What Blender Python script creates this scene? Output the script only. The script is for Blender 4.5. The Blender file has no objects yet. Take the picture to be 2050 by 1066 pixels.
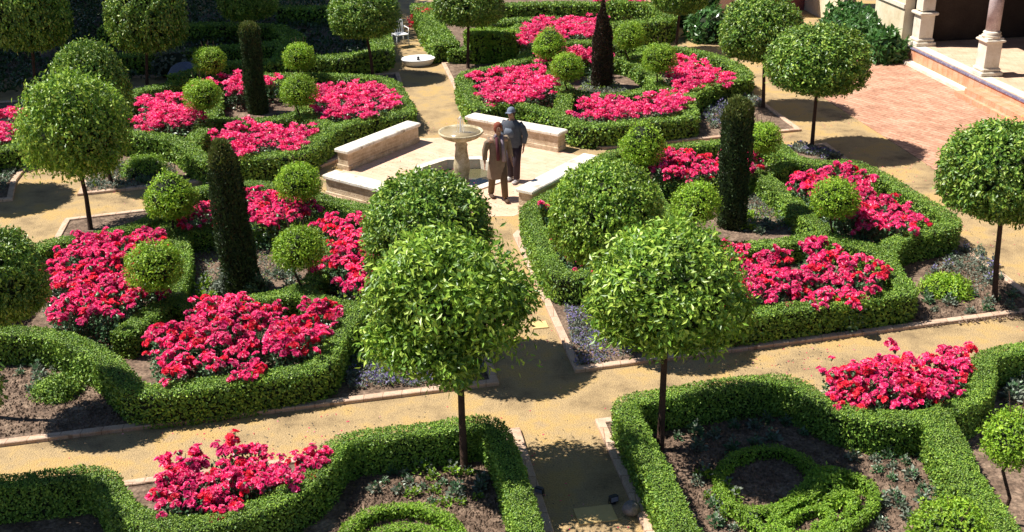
import bpy, bmesh, math, random
import numpy as np
from mathutils import Matrix, Vector

# ------------------------------------------------------------------ camera
SC = bpy.context.scene
COL = SC.collection
PW, PH = 2050., 1066.
FPX = 2300.; PITCH = math.radians(23.5); ROLL = math.radians(0.8); CAMH = 8.66
fwd = np.array([0, math.cos(PITCH), -math.sin(PITCH)])
_r0 = np.array([1., 0, 0]); _u0 = np.cross(_r0, fwd)
rgt = _r0 * math.cos(ROLL) - _u0 * math.sin(ROLL)
upv = np.cross(rgt, fwd)
CAMP = np.array([0, 0, CAMH])
cam = bpy.data.cameras.new('camera'); cam_o = bpy.data.objects.new('camera', cam); COL.objects.link(cam_o)
cam.sensor_width = 36; cam.lens = 36 * FPX / PW; cam.clip_end = 600; cam.clip_start = .1
M = Matrix.Identity(4)
for i in range(3):
    M[i][0] = rgt[i]; M[i][1] = upv[i]; M[i][2] = -fwd[i]; M[i][3] = CAMP[i]
cam_o.matrix_world = M
SC.camera = cam_o

# ------------------------------------------------------------------ light
SUNDIR = Vector((1.47, -.28, -2.35)).normalized()        # the way the light travels
world = bpy.data.worlds.new("World"); SC.world = world; world.use_nodes = True
nt = world.node_tree; bg = nt.nodes['Background']
sky = nt.nodes.new('ShaderNodeTexSky'); sky.sky_type = 'NISHITA'; sky.sun_disc = False; sky.air_density = .8; sky.dust_density = 0.; sky.ozone_density = 1.
sky.sun_elevation = math.asin(-SUNDIR.z); sky.sun_rotation = math.atan2(-SUNDIR.x, -SUNDIR.y)
nt.links.new(sky.outputs[0], bg.inputs[0]); bg.inputs[1].default_value = .06
sun = bpy.data.lights.new('sun', 'SUN'); sun.energy = 5.0; sun.angle = math.radians(.5); sun.color = (1, .95, .86)
sun_o = bpy.data.objects.new('sun', sun); COL.objects.link(sun_o)
sun_o.rotation_euler = SUNDIR.to_track_quat('-Z', 'Y').to_euler()
SC.view_settings.view_transform = 'Standard'; SC.view_settings.look = 'None'
SC.view_settings.gamma = 1; SC.view_settings.exposure = .9
SC.cycles.max_bounces = 6; SC.cycles.diffuse_bounces = 2; SC.cycles.transmission_bounces = 3
SC.cycles.glossy_bounces = 2; SC.cycles.transparent_max_bounces = 4

# ------------------------------------------------------------------ helpers
rng = np.random.default_rng(7); random.seed(7)
D1 = np.array([-.158, .9874]); D2 = np.array([.974, .227])   # garden grid directions

def G(px, py, z=0.):
    """the point at height z seen at a photo pixel (used to survey the plan)"""
    d = fwd + rgt * (px - PW / 2) / FPX - upv * (py - PH / 2) / FPX
    t = (z - CAMH) / d[2]; p = CAMP + d * t
    return float(p[0]), float(p[1])
def GL(pts, z=0.): return [G(a, b, z) for a, b in pts]

def tag(o, label=None, cat=None, group=None, kind=None):
    if label: o['label'] = label
    if cat: o['category'] = cat
    if group: o['group'] = group
    if kind: o['kind'] = kind
    return o
def empty(name, loc=(0, 0, 0), rz=0.):
    o = bpy.data.objects.new(name, None); COL.objects.link(o); o.location = loc; o.rotation_euler = (0, 0, rz)
    o.empty_display_size = .1; return o
def link(name, me, parent=None, loc=None, rz=0., s=None):
    o = bpy.data.objects.new(name, me); COL.objects.link(o)
    if parent: o.parent = parent
    if loc is not None: o.location = loc
    o.rotation_euler = (0, 0, rz)
    if s is not None: o.scale = s if hasattr(s, '__len__') else (s, s, s)
    return o

class MB:
    """collects numpy verts and faces with material slots"""
    def __init__(s): s.v = []; s.f = []; s.m = []; s.n = 0; s.sm = []
    def add(s, V, F, mi=0, smooth=False):
        V = np.asarray(V, float).reshape(-1, 3)
        s.v.append(V); s.f.append([(np.asarray(F, int) + s.n)] if not isinstance(F, list) else [np.asarray(f, int) + s.n for f in F])
        s.m.append(mi); s.sm.append(smooth); s.n += len(V); return s
    def mesh(s, name, mats):
        V = np.concatenate(s.v) if s.v else np.zeros((0, 3))
        starts = []; tot = []; loops = []; mi = []; sm = []
        p = 0
        for fl, m, q in zip(s.f, s.m, s.sm):
            for a in fl:
                if a.ndim == 1: a = a[None]
                k = a.shape[1]; n = a.shape[0]
                loops.append(a.ravel()); starts.append(p + np.arange(n) * k); tot.append(np.full(n, k)); mi.append(np.full(n, m)); sm.append(np.full(n, q)); p += n * k
        me = bpy.data.meshes.new(name)
        L = np.concatenate(loops).astype(np.int32); S = np.concatenate(starts).astype(np.int32)
        me.vertices.add(len(V)); me.vertices.foreach_set('co', V.astype(np.float32).ravel())
        me.loops.add(len(L)); me.loops.foreach_set('vertex_index', L)
        me.polygons.add(len(S)); me.polygons.foreach_set('loop_start', S)
        try: me.polygons.foreach_set('loop_total', np.concatenate(tot).astype(np.int32))
        except Exception: pass
        me.polygons.foreach_set('material_index', np.concatenate(mi).astype(np.int32))
        me.polygons.foreach_set('use_smooth', np.concatenate(sm).astype(bool))
        for m in (mats if isinstance(mats, (list, tuple)) else [mats]): me.materials.append(m)
        me.update(calc_edges=True); me.validate(verbose=False)
        return me
    def build(s, name, mats, parent=None, **k): return link(name, s.mesh(name, mats), parent, **k)
    # shapes
    def box(s, c, d, rz=0., mi=0, bev=.0, taper=1.):
        x, y, z = np.array(d) / 2.
        b = min(bev, x * .9, y * .9, z * .9)
        if b > 0:
            rings = [(-z, b), (-z + b, 0), (z - b, 0), (z, b)]
        else: rings = [(-z, 0), (z, 0)]
        V = []
        for i, (zz, inn) in enumerate(rings):
            tp = 1 if zz < 0 else taper
            X = (x - inn) * tp; Y = (y - inn) * tp; cb = min(b, X, Y)
            if b > 0: V += [(-X + cb, -Y, zz), (X - cb, -Y, zz), (X, -Y + cb, zz), (X, Y - cb, zz), (X - cb, Y, zz), (-X + cb, Y, zz), (-X, Y - cb, zz), (-X, -Y + cb, zz)]
            else: V += [(-X, -Y, zz), (X, -Y, zz), (X, Y, zz), (-X, Y, zz)]
        k = 8 if b > 0 else 4
        V = np.array(V); cs, sn = math.cos(rz), math.sin(rz)
        V = np.stack([V[:, 0] * cs - V[:, 1] * sn + c[0], V[:, 0] * sn + V[:, 1] * cs + c[1], V[:, 2] + c[2]], 1)
        Q = [(i * k + j, i * k + (j + 1) % k, (i + 1) * k + (j + 1) % k, (i + 1) * k + j) for i in range(len(rings) - 1) for j in range(k)]
        return s.add(V, [np.array(Q), np.array([list(range(k))[::-1]]), np.array([[(len(rings) - 1) * k + j for j in range(k)]])], mi)
    def tube(s, pts, rad, n=8, mi=0, cap=True, smooth=True):
        pts = np.array(pts, float); rad = np.broadcast_to(np.array(rad, float), (len(pts),))
        V = []
        for i, p in enumerate(pts):
            t = pts[min(i + 1, len(pts) - 1)] - pts[max(i - 1, 0)]; t = t / (np.linalg.norm(t) + 1e-9)
            a = np.cross(t, [0, 0, 1.]) if abs(t[2]) < .9 else np.cross(t, [0, 1., 0]); a /= np.linalg.norm(a); b = np.cross(t, a)
            th = np.arange(n) * 2 * math.pi / n
            V.append(p + rad[i] * (np.cos(th)[:, None] * a + np.sin(th)[:, None] * b))
        V = np.concatenate(V); m = len(pts)
        Q = [(i * n + j, (i + 1) * n + j, (i + 1) * n + (j + 1) % n, i * n + (j + 1) % n) for i in range(m - 1) for j in range(n)]
        F = [np.array(Q)]
        if cap: F += [np.array([[j for j in range(n)]]), np.array([[(m - 1) * n + j for j in range(n)][::-1]])]
        return s.add(V, F, mi, smooth)
    def lathe(s, prof, n=24, c=(0, 0, 0), mi=0, smooth=True, sq=0.):
        V = []
        th = np.arange(n) * 2 * math.pi / n
        for r, z in prof: V.append(np.stack([c[0] + r * np.cos(th), c[1] + r * np.sin(th), np.full(n, c[2] + z)], 1))
        m = len(prof)
        Q = [(i * n + j, i * n + (j + 1) % n, (i + 1) * n + (j + 1) % n, (i + 1) * n + j) for i in range(m - 1) for j in range(n)]
        return s.add(np.concatenate(V), [np.array(Q), np.array([[(m - 1) * n + j for j in range(n)]]), np.array([[j for j in range(n)][::-1]])], mi, smooth)
    def poly(s, pts, z0, z1, mi=0):
        """prism of a (ccw) plan polygon"""
        n = len(pts); V = [(x, y, z0) for x, y in pts] + [(x, y, z1) for x, y in pts]
        a = sum(pts[i][0] * pts[(i + 1) % n][1] - pts[(i + 1) % n][0] * pts[i][1] for i in range(n))
        o = list(range(n)) if a > 0 else list(range(n))[::-1]
        Q = [(o[i], o[(i + 1) % n], o[(i + 1) % n] + n, o[i] + n) for i in range(n)]
        return s.add(V, [np.array(Q), np.array([[j + n for j in o]]), np.array([o[::-1]])], mi)

def cnoise(P, sc, seed=0):
    """cheap smooth noise of points, about -1..1"""
    P = np.asarray(P) * sc; r = np.random.default_rng(seed)
    o = np.zeros(len(P))
    for k in range(6):
        d = r.normal(size=3) * (1 + .45 * k); ph = r.uniform(0, 6.28)
        o += np.sin(P @ d + ph) / (1 + .45 * k)
    return o / 2.6

def unit(v): return v / (np.linalg.norm(v, axis=-1, keepdims=True) + 1e-9)

def leaves(mb, P, N, U, L, W, mi=0, fold=.12):
    """one folded rhombic leaf per point: base P, axis U, facing N"""
    n = len(P); U = unit(U); S = unit(np.cross(N, U)); N2 = unit(np.cross(U, S))
    L = np.broadcast_to(L, (n,))[:, None]; W = np.broadcast_to(W, (n,))[:, None]
    V = np.stack([P, P + U * L * .45 + S * W * .5 + N2 * W * fold, P + U * L - N2 * L * .12, P + U * L * .45 - S * W * .5 + N2 * W * fold], 1).reshape(-1, 3)
    b = np.arange(n)[:, None] * 4
    F = np.concatenate([b + [0, 1, 2], b + [0, 2, 3]], 0)
    mb.add(V, F, mi)

# ------------------------------------------------------------------ materials
def nodes(m):
    m.use_nodes = True; return m.node_tree.nodes, m.node_tree.links, m.node_tree.nodes['Principled BSDF']
def ramp(N, cols, pos=None):
    r = N.new('ShaderNodeValToRGB'); e = r.color_ramp.elements
    pos = pos or [i / (len(cols) - 1) for i in range(len(cols))]
    while len(e) < len(cols): e.new(.5)
    for i, (c, p) in enumerate(zip(cols, pos)): e[i].position = p; e[i].color = (*c, 1)
    return r
def leaf_mat(name, cols, rough=.45, trans=.28, spec=.5, pos=None, objvar=.0, tint=None):
    m = bpy.data.materials.new(name); N, Lk, B = nodes(m)
    g = N.new('ShaderNodeNewGeometry'); r = ramp(N, cols, pos)
    Lk.new(g.outputs['Random Per Island'], r.inputs[0])
    tc = N.new('ShaderNodeTexCoord'); nz = N.new('ShaderNodeTexNoise'); nz.inputs['Scale'].default_value = 1.6; nz.inputs['Detail'].default_value = 3
    geo = N.new('ShaderNodeNewGeometry'); Lk.new(geo.outputs['Position'], nz.inputs['Vector'])
    hs = N.new('ShaderNodeHueSaturation'); mr = N.new('ShaderNodeMapRange')
    mr.inputs[1].default_value = .3; mr.inputs[2].default_value = .7; mr.inputs[3].default_value = .75; mr.inputs[4].default_value = 1.3
    Lk.new(nz.outputs[0], mr.inputs[0]); Lk.new(mr.outputs[0], hs.inputs['Value']); Lk.new(r.outputs[0], hs.inputs['Color'])
    out = hs.outputs[0]
    Lk.new(out, B.inputs['Base Color']); B.inputs['Roughness'].default_value = rough; B.inputs['Specular IOR Level'].default_value = spec
    t = N.new('ShaderNodeBsdfTranslucent'); mx = N.new('ShaderNodeMixShader'); mx.inputs[0].default_value = trans
    hs2 = N.new('ShaderNodeHueSaturation'); hs2.inputs['Value'].default_value = 1.5; hs2.inputs['Hue'].default_value = .49
    Lk.new(out, hs2.inputs['Color']); Lk.new(hs2.outputs[0], t.inputs[0])
    Lk.new(B.outputs[0], mx.inputs[1]); Lk.new(t.outputs[0], mx.inputs[2]); Lk.new(mx.outputs[0], N['Material Output'].inputs[0])
    return m
def surf_mat(name, cols, scale=3., rough=.85, bump=.3, bscale=30., detail=8, pos=None, brick=None, fine=None):
    m = bpy.data.materials.new(name); N, Lk, B = nodes(m)
    g = N.new('ShaderNodeTexCoord')
    nz = N.new('ShaderNodeTexNoise'); nz.inputs['Scale'].default_value = scale; nz.inputs['Detail'].default_value = detail; nz.inputs['Roughness'].default_value = .65
    geo = N.new('ShaderNodeNewGeometry'); Lk.new(geo.outputs['Position'], nz.inputs['Vector'])
    r = ramp(N, cols, pos or [.3 + .4 * i / (len(cols) - 1) for i in range(len(cols))]); Lk.new(nz.outputs[0], r.inputs[0])
    col = r.outputs[0]
    n2 = N.new('ShaderNodeTexNoise'); n2.inputs['Scale'].default_value = bscale; n2.inputs['Detail'].default_value = 5; Lk.new(geo.outputs['Position'], n2.inputs['Vector'])
    h = n2.outputs[0]
    # fine speckle
    mr = N.new('ShaderNodeMapRange'); mr.inputs[1].default_value = .3; mr.inputs[2].default_value = .7; mr.inputs[3].default_value = 1 - (fine or .2); mr.inputs[4].default_value = 1 + (fine or .2)
    Lk.new(h, mr.inputs[0]); hs = N.new('ShaderNodeHueSaturation'); Lk.new(mr.outputs[0], hs.inputs['Value']); Lk.new(col, hs.inputs['Color']); col = hs.outputs[0]
    if brick:
        bt = N.new('ShaderNodeTexBrick'); bt.inputs['Scale'].default_value = 1; bt.inputs['Brick Width'].default_value = brick[0]; bt.inputs['Row Height'].default_value = brick[1]
        bt.inputs['Mortar Size'].default_value = brick[2]; bt.inputs['Color1'].default_value = (*brick[3], 1); bt.inputs['Color2'].default_value = (*brick[4], 1); bt.inputs['Mortar'].default_value = (*brick[5], 1)
        bt.inputs['Mortar Smooth'].default_value = .3
        mp = N.new('ShaderNodeMapping'); mp.inputs['Rotation'].default_value = brick[6]
        Lk.new(geo.outputs['Position'], mp.inputs['Vector']); Lk.new(mp.outputs[0], bt.inputs['Vector'])
        mi = N.new('ShaderNodeMix'); mi.data_type = 'RGBA'; mi.blend_type = 'MULTIPLY'; mi.inputs['Factor'].default_value = 1
        Lk.new(col, mi.inputs['A']); Lk.new(bt.outputs['Color'], mi.inputs['B']); col = mi.outputs['Result']
    Lk.new(col, B.inputs['Base Color']); B.inputs['Roughness'].default_value = rough; B.inputs['Specular IOR Level'].default_value = .3
    bp = N.new('ShaderNodeBump'); bp.inputs['Strength'].default_value = bump; bp.inputs['Distance'].default_value = .03
    Lk.new(h, bp.inputs['Height']); Lk.new(bp.outputs[0], B.inputs['Normal'])
    return m

MT = {}
MT['box'] = leaf_mat('box_leaf', [(.055, .13, .015), (.115, .22, .026), (.19, .31, .036), (.30, .43, .055)], rough=.5, trans=.12, spec=.4)
MT['box_yellow'] = leaf_mat('fresh_box_leaf', [(.10, .20, .018), (.18, .32, .028), (.28, .42, .045)], rough=.5, trans=.22, spec=.35)
MT['core'] = surf_mat('dark_twig_core', [(.010, .016, .006), (.02, .03, .01)], 6, bump=.5)  # dark fill for twigs, added to block light and darken gaps between leaves
MT['citrus'] = leaf_mat('citrus_leaf', [(.04, .10, .014), (.09, .19, .022), (.19, .31, .034), (.38, .48, .09)], rough=.42, trans=.2, spec=.45, pos=[0, .35, .75, 1])
MT['citrus2'] = leaf_mat('fresh_citrus_leaf', [(.06, .14, .015), (.13, .25, .025), (.25, .40, .04), (.42, .54, .09)], rough=.42, trans=.24, spec=.45, pos=[0, .35, .7, 1])
MT['ball'] = leaf_mat('topiary_leaf', [(.11, .22, .015), (.21, .37, .025), (.36, .50, .045)], rough=.48, trans=.25, spec=.35)
MT['cyp'] = leaf_mat('cypress_leaf', [(.016, .036, .010), (.032, .06, .014), (.06, .10, .024)], rough=.6, trans=.12)
MT['cyp_red'] = leaf_mat('bronzed_cypress_leaf', [(.03, .018, .010), (.055, .028, .016), (.035, .035, .014)], rough=.6, trans=.12)
MT['cyp_top'] = leaf_mat('cypress_tip_leaf', [(.07, .09, .016), (.13, .15, .03), (.08, .13, .02)], rough=.6, trans=.15)
MT['rose_leaf'] = leaf_mat('rose_leaf', [(.03, .085, .03), (.06, .14, .05), (.14, .24, .12)], rough=.38, trans=.2, spec=.6)
MT['rose'] = leaf_mat('rose_petal', [(.5, .006, .07), (.76, .014, .14), (.86, .045, .21), (.92, .22, .37), (.94, .45, .54)], rough=.6, trans=.3, spec=.2, pos=[0, .22, .52, .82, 1])
MT['rose2'] = leaf_mat('rose_petal_magenta', [(.55, .01, .12), (.78, .04, .21), (.88, .24, .4)], rough=.6, trans=.3, spec=.2)
MT['rose3'] = leaf_mat('rose_petal_red', [(.55, .006, .035), (.75, .02, .06), (.85, .12, .14)], rough=.6, trans=.3, spec=.2)
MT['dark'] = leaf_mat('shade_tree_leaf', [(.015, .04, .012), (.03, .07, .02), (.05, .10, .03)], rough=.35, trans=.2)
MT['silver'] = leaf_mat('silvery_groundcover_leaf', [(.07, .09, .06), (.13, .16, .11), (.2, .23, .18)], rough=.6, trans=.2)
MT['purple'] = leaf_mat('violet_petal', [(.10, .08, .22), (.2, .16, .38), (.3, .27, .45)], rough=.6, trans=.3)
MT['acanthus'] = leaf_mat('broad_leaf', [(.03, .10, .02), (.06, .16, .035), (.11, .22, .07)], rough=.3, trans=.3, spec=.6)
MT['bark'] = surf_mat('bark', [(.035, .018, .012), (.085, .045, .03)], 8, bump=.8, bscale=60)
MT['bark_grey'] = surf_mat('grey_bark', [(.07, .06, .05), (.14, .12, .1)], 8, bump=.8, bscale=40)
MT['sand'] = surf_mat('ochre_sand', [(.14, .098, .056), (.27, .19, .10), (.37, .262, .135), (.43, .285, .11), (.34, .245, .145)], 1.1, rough=.95, bump=.8, bscale=45, fine=.25, detail=14)
MT['soil'] = surf_mat('dug_soil', [(.075, .048, .032), (.15, .10, .07), (.26, .185, .13)], 3.5, rough=.95, bump=1., bscale=22, fine=.5)
MT['kerb'] = surf_mat('kerb_stone', [(.42, .27, .19), (.55, .40, .30), (.5, .31, .2)], 3, bump=.3, bscale=50, brick=(.28, .4, .008, (1, 1, 1), (.85, .82, .8), (.55, .5, .45), (0, 0, 0)))
MT['tile'] = surf_mat('glazed_tile', [(.08, .08, .16), (.14, .13, .22), (.38, .34, .36)], 14, rough=.3, bump=.05)
MT['paving'] = surf_mat('plaza_paving', [(.52, .34, .22), (.62, .43, .31), (.66, .46, .31)], 2.2, bump=.15, bscale=30, fine=.1, brick=(.3, .15, .005, (1, 1, 1), (.9, .86, .84), (.72, .66, .6), (0, 0, .78)))
MT['brickpave'] = surf_mat('brick_paving', [(.34, .18, .12), (.48, .27, .185), (.56, .35, .25)], 1.6, bump=.4, bscale=14, fine=.2, detail=12, brick=(.42, .16, .014, (1, 1, 1), (.80, .74, .70), (.62, .52, .44), (0, 0, 1.0)))
MT['stone'] = surf_mat('cream_stone', [(.55, .47, .36), (.68, .61, .50), (.74, .69, .6)], 3.5, bump=.2, bscale=40, fine=.08)
MT['cap'] = surf_mat('whitewashed_cap', [(.36, .31, .25), (.62, .56, .47), (.76, .71, .63), (.80, .76, .70)], 3, bump=.3, bscale=40, fine=.1, brick=(.62, 2., .008, (1, 1, 1), (.93, .92, .9), (.5, .45, .4), (0, 0, .8)))
MT['benchbrick'] = surf_mat('bench_masonry', [(.36, .28, .19), (.54, .45, .33), (.62, .55, .44)], 5, bump=.4, bscale=35, fine=.15, brick=(.24, .075, .012, (1, .95, .9), (.82, .74, .66), (1.0, .95, .9), (math.pi / 2, 0, 0)))
MT['fountain'] = surf_mat('weathered_marble', [(.22, .17, .09), (.42, .35, .22), (.58, .51, .38)], 5, bump=.3, bscale=40, fine=.15)
MT['basin'] = surf_mat('basin_lining', [(.10, .08, .05), (.25, .21, .14), (.36, .31, .22)], 6, bump=.3)
MT['marble_pink'] = surf_mat('pinkish_marble', [(.34, .27, .27), (.46, .37, .37), (.52, .45, .44)], 4, rough=.45, bump=.05)
MT['plaster'] = surf_mat('cream_plaster', [(.52, .42, .26), (.66, .56, .40), (.70, .63, .50)], 1.6, bump=.15, bscale=25, fine=.06)
MT['ochre'] = surf_mat('ochre_plaster', [(.55, .34, .10), (.62, .42, .16)], 1.6, bump=.15, fine=.06)
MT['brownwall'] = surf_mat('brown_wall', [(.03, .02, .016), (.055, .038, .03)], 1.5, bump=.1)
MT['redwall'] = surf_mat('dark_red_plaster', [(.20, .05, .05), (.28, .09, .08)], 1.5, bump=.15)
MT['pinkwall'] = surf_mat('pink_plaster', [(.55, .30, .26), (.66, .42, .36)], 1.5, bump=.15)
MT['loggia_floor'] = surf_mat('loggia_paving', [(.46, .31, .21), (.58, .41, .29), (.62, .46, .34)], 2, bump=.1, fine=.08, brick=(.3, .3, .006, (1, 1, 1), (.9, .86, .84), (.7, .62, .55), (0, 0, .15)))
MT['orange'] = surf_mat('terracotta_riser', [(.55, .22, .11), (.66, .32, .19), (.6, .36, .26)], 4, bump=.2, fine=.15, brick=(.3, .5, .01, (1, 1, 1), (.85, .8, .8), (.7, .6, .5), (0, 0, 1.4)))
MT['white'] = surf_mat('white_marble', [(.62, .62, .62), (.8, .79, .78)], 5, rough=.5, bump=.05, fine=.04)
MT['greyrock'] = surf_mat('grey_rock', [(.14, .12, .12), (.30, .27, .26)], 9, bump=.6)
MT['slate'] = surf_mat('slate_blue_cloth', [(.13, .15, .22), (.18, .2, .28)], 3, bump=.1)
MT['black'] = surf_mat('black_metal', [(.012, .012, .016), (.03, .03, .035)], 5, rough=.4, bump=.05)
MT['slab'] = surf_mat('yellow_slab', [(.52, .36, .15), (.62, .45, .2)], 5, bump=.1, fine=.06)
def plain(n, c, r=.8): MT[n] = surf_mat(n, [tuple(x * .75 for x in c), c], 12, rough=r, bump=.15, bscale=80)
plain('skin', (.42, .24, .16), .6); plain('auburn', (.22, .055, .03)); plain('darkhair', (.03, .02, .018)); plain('tan_cloth', (.22, .16, .11)); plain('camo', (.13, .085, .045))
plain('maroon', (.09, .02, .03)); plain('mauve', (.24, .19, .23)); plain('slate_cap', (.16, .19, .26)); plain('dark_jacket', (.075, .085, .11)); plain('greyblue', (.12, .14, .18)); plain('dark_trouser', (.035, .022, .03)); plain('shoe', (.45, .42, .42)); plain('brownshoe', (.09, .05, .03))
def water_mat(name, base, rough=.05):
    m = bpy.data.materials.new(name); N, Lk, B = nodes(m); B.inputs['Base Color'].default_value = (*base, 1); B.inputs['Roughness'].default_value = rough
    nz = N.new('ShaderNodeTexNoise'); nz.inputs['Scale'].default_value = 18; bp = N.new('ShaderNodeBump'); bp.inputs['Strength'].default_value = .25; bp.inputs['Distance'].default_value = .01
    Lk.new(nz.outputs[0], bp.inputs['Height']); Lk.new(bp.outputs[0], B.inputs['Normal']); return m
MT['water'] = water_mat('pool_water', (.10, .09, .045)); MT['bowlwater'] = water_mat('bowl_water', (.32, .25, .15), .2)
MT['jet'] = bpy.data.materials.new('water_jet'); _N, _L, _B = nodes(MT['jet']); _B.inputs['Base Color'].default_value = (.9, .92, .95, 1); _B.inputs['Roughness'].default_value = .15; _B.inputs['Alpha'].default_value = .55

# ------------------------------------------------------------------ setting
PC = np.array([-1.13, 25.35])                        # plaza centre
def oct_pts(c, r, n=8, a0=math.pi / 8): return [(c[0] + r * math.cos(a0 + k * 2 * math.pi / n), c[1] + r * math.sin(a0 + k * 2 * math.pi / n)) for k in range(n)]
PR = 1.02
inner = oct_pts(PC, PR)
def ring_sheet(mb, inn, out, z, mi=0):
    n = len(inn); V = [(x, y, z) for x, y in inn] + [(x, y, z) for x, y in out]
    mb.add(V, np.array([(i, i + n, (i + 1) % n + n, (i + 1) % n) for i in range(n)]), mi)
far = oct_pts(PC, 220.)
g = MB(); ring_sheet(g, inner, far, 0.); tag(g.build('ground', MT['sand']), kind='structure')
# plaza paving
pz = MB(); ring_sheet(pz, inner, oct_pts(PC, 3.05), .004); tag(pz.build('plaza_paving', MT['paving']), kind='structure')
# stone rim round the pool
rim = MB(); n = 8
o1 = oct_pts(PC, PR + .22); i1 = oct_pts(PC, PR + .001)
V = []
for ring, z in ((o1, .006), (o1, .035), (i1, .035), (i1, -.34)): V += [(x, y, z) for x, y in ring]
Q = [(k * n + j, k * n + (j + 1) % n, (k + 1) * n + (j + 1) % n, (k + 1) * n + j) for k in range(3) for j in range(n)]
rim.add(V, np.array(Q)); rim.add([(x, y, -.34) for x, y in i1], np.array([[j for j in range(n)]]), 1)
tag(rim.build('pool_basin', [MT['stone'], MT['basin']]), 'sunken octagonal stone pool basin around the fountain pedestal', 'pool')
wt = MB(); wt.add([(x, y, -.2) for x, y in oct_pts(PC, PR - .004)], np.array([list(range(8))])); tag(wt.build('water', MT['water']), kind='structure')

def offset_poly(pts, d):
    n = len(pts); out = []
    a = sum(pts[i][0] * pts[(i + 1) % n][1] - pts[(i + 1) % n][0] * pts[i][1] for i in range(n)); sg = 1 if a > 0 else -1
    for i in range(n):
        p0, p1, p2 = (np.array(pts[(i + k) % n], float) for k in (-1, 0, 1))
        e1 = unit(p1 - p0); e2 = unit(p2 - p1); n1 = np.array([-e1[1], e1[0]]) * sg; n2 = np.array([-e2[1], e2[0]]) * sg
        b = unit(n1 + n2); out.append(tuple(p1 + b * d / max(.35, float(b @ n1))))
    return out
def planting_bed(pts, label, soil_h=.03, kw=.13, kh=.06, tile=False):
    k = MB(); inn = offset_poly(pts, kw); m = len(pts); V = []
    for ring, z in ((pts, -.02), (pts, kh - .01), (offset_poly(pts, .01), kh), (offset_poly(pts, kw - .008), kh), (inn, kh - .012), (inn, -.02)): V += [(x, y, z) for x, y in ring]
    Q = [(a * m + j, a * m + (j + 1) % m, (a + 1) * m + (j + 1) % m, (a + 1) * m + j) for a in range(5) for j in range(m)]
    k.add(V, np.array(Q)); tag(k.build('stone_kerb', MT['kerb']), label, 'kerb', 'kerbs edging the planting beds')
    s = MB(); s.add([(x, y, soil_h) for x, y in offset_poly(pts, kw - .004)], np.array([list(range(m))])); tag(s.build('soil', MT['soil']), kind='structure')

def ab(y): return (-.22 - (y - 15.35) * .16, y)        # left edge line of the central path
def ac(y): return (.96 - (y - 15.7) * .164, y)         # right edge line
planting_bed([(-8.0, 13.62), (-.22, 15.35), ab(21.3), (-1.75, 22.1), (-4.25, 24.1), (-7.77, 23.18), (-9.41, 22.65)], 'pinkish stone kerb around the front left rose bed below the benches')
planting_bed([(.96, 15.7), (9.2, 17.66), (7.80, 27.16), (2.7, 25.9), (2.15, 25.15), (.45, 22.45), ac(21.4)], 'pinkish stone kerb around the front right rose bed beside the brick terrace')
planting_bed([(-1.0, 29.2), (1.75, 27.3), (2.3, 27.0), (7.46, 28.3), (5.9, 38.0), (-2.15, 36.1)], 'stone kerb around the rose bed behind the two people')
planting_bed([(-2.45, 28.95), (-3.40, 34.9), (-11.2, 33.6), (-9.66, 24.15), (-4.6, 25.7)], 'stone kerb around the rose bed behind the left bench')
planting_bed([(-11.42, 25.2), (-11.0, 23.9), (-19, 21.6), (-20.5, 31), (-12.4, 32.6)], 'stone kerb around the bed beyond the left side path')
planting_bed([(-3.95, 35.9), (-5.2, 45.5), (-22., 43.5), (-20.5, 34.5), (-11., 34.9)], 'stone kerb around the shaded bed at the upper left')
planting_bed([(-1.9, 37.1), (5.7, 39.4), (4.9, 47.5), (-3.5, 46.6)], 'stone kerb around the sunny bed at the top of the picture')
planting_bed([(.08, 14.05), (-.45 + .0, 13.95), (-5.4, 12.8), (-9.5, 11.9), (-8.5, 5.5), (1.45, 5.5)], 'stone kerb around the bottom left bed')
planting_bed([(1.16, 14.25), (9.8, 16.1), (11.5, 5.5), (2.56, 5.5)], 'stone kerb around the bottom right bed')

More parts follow.
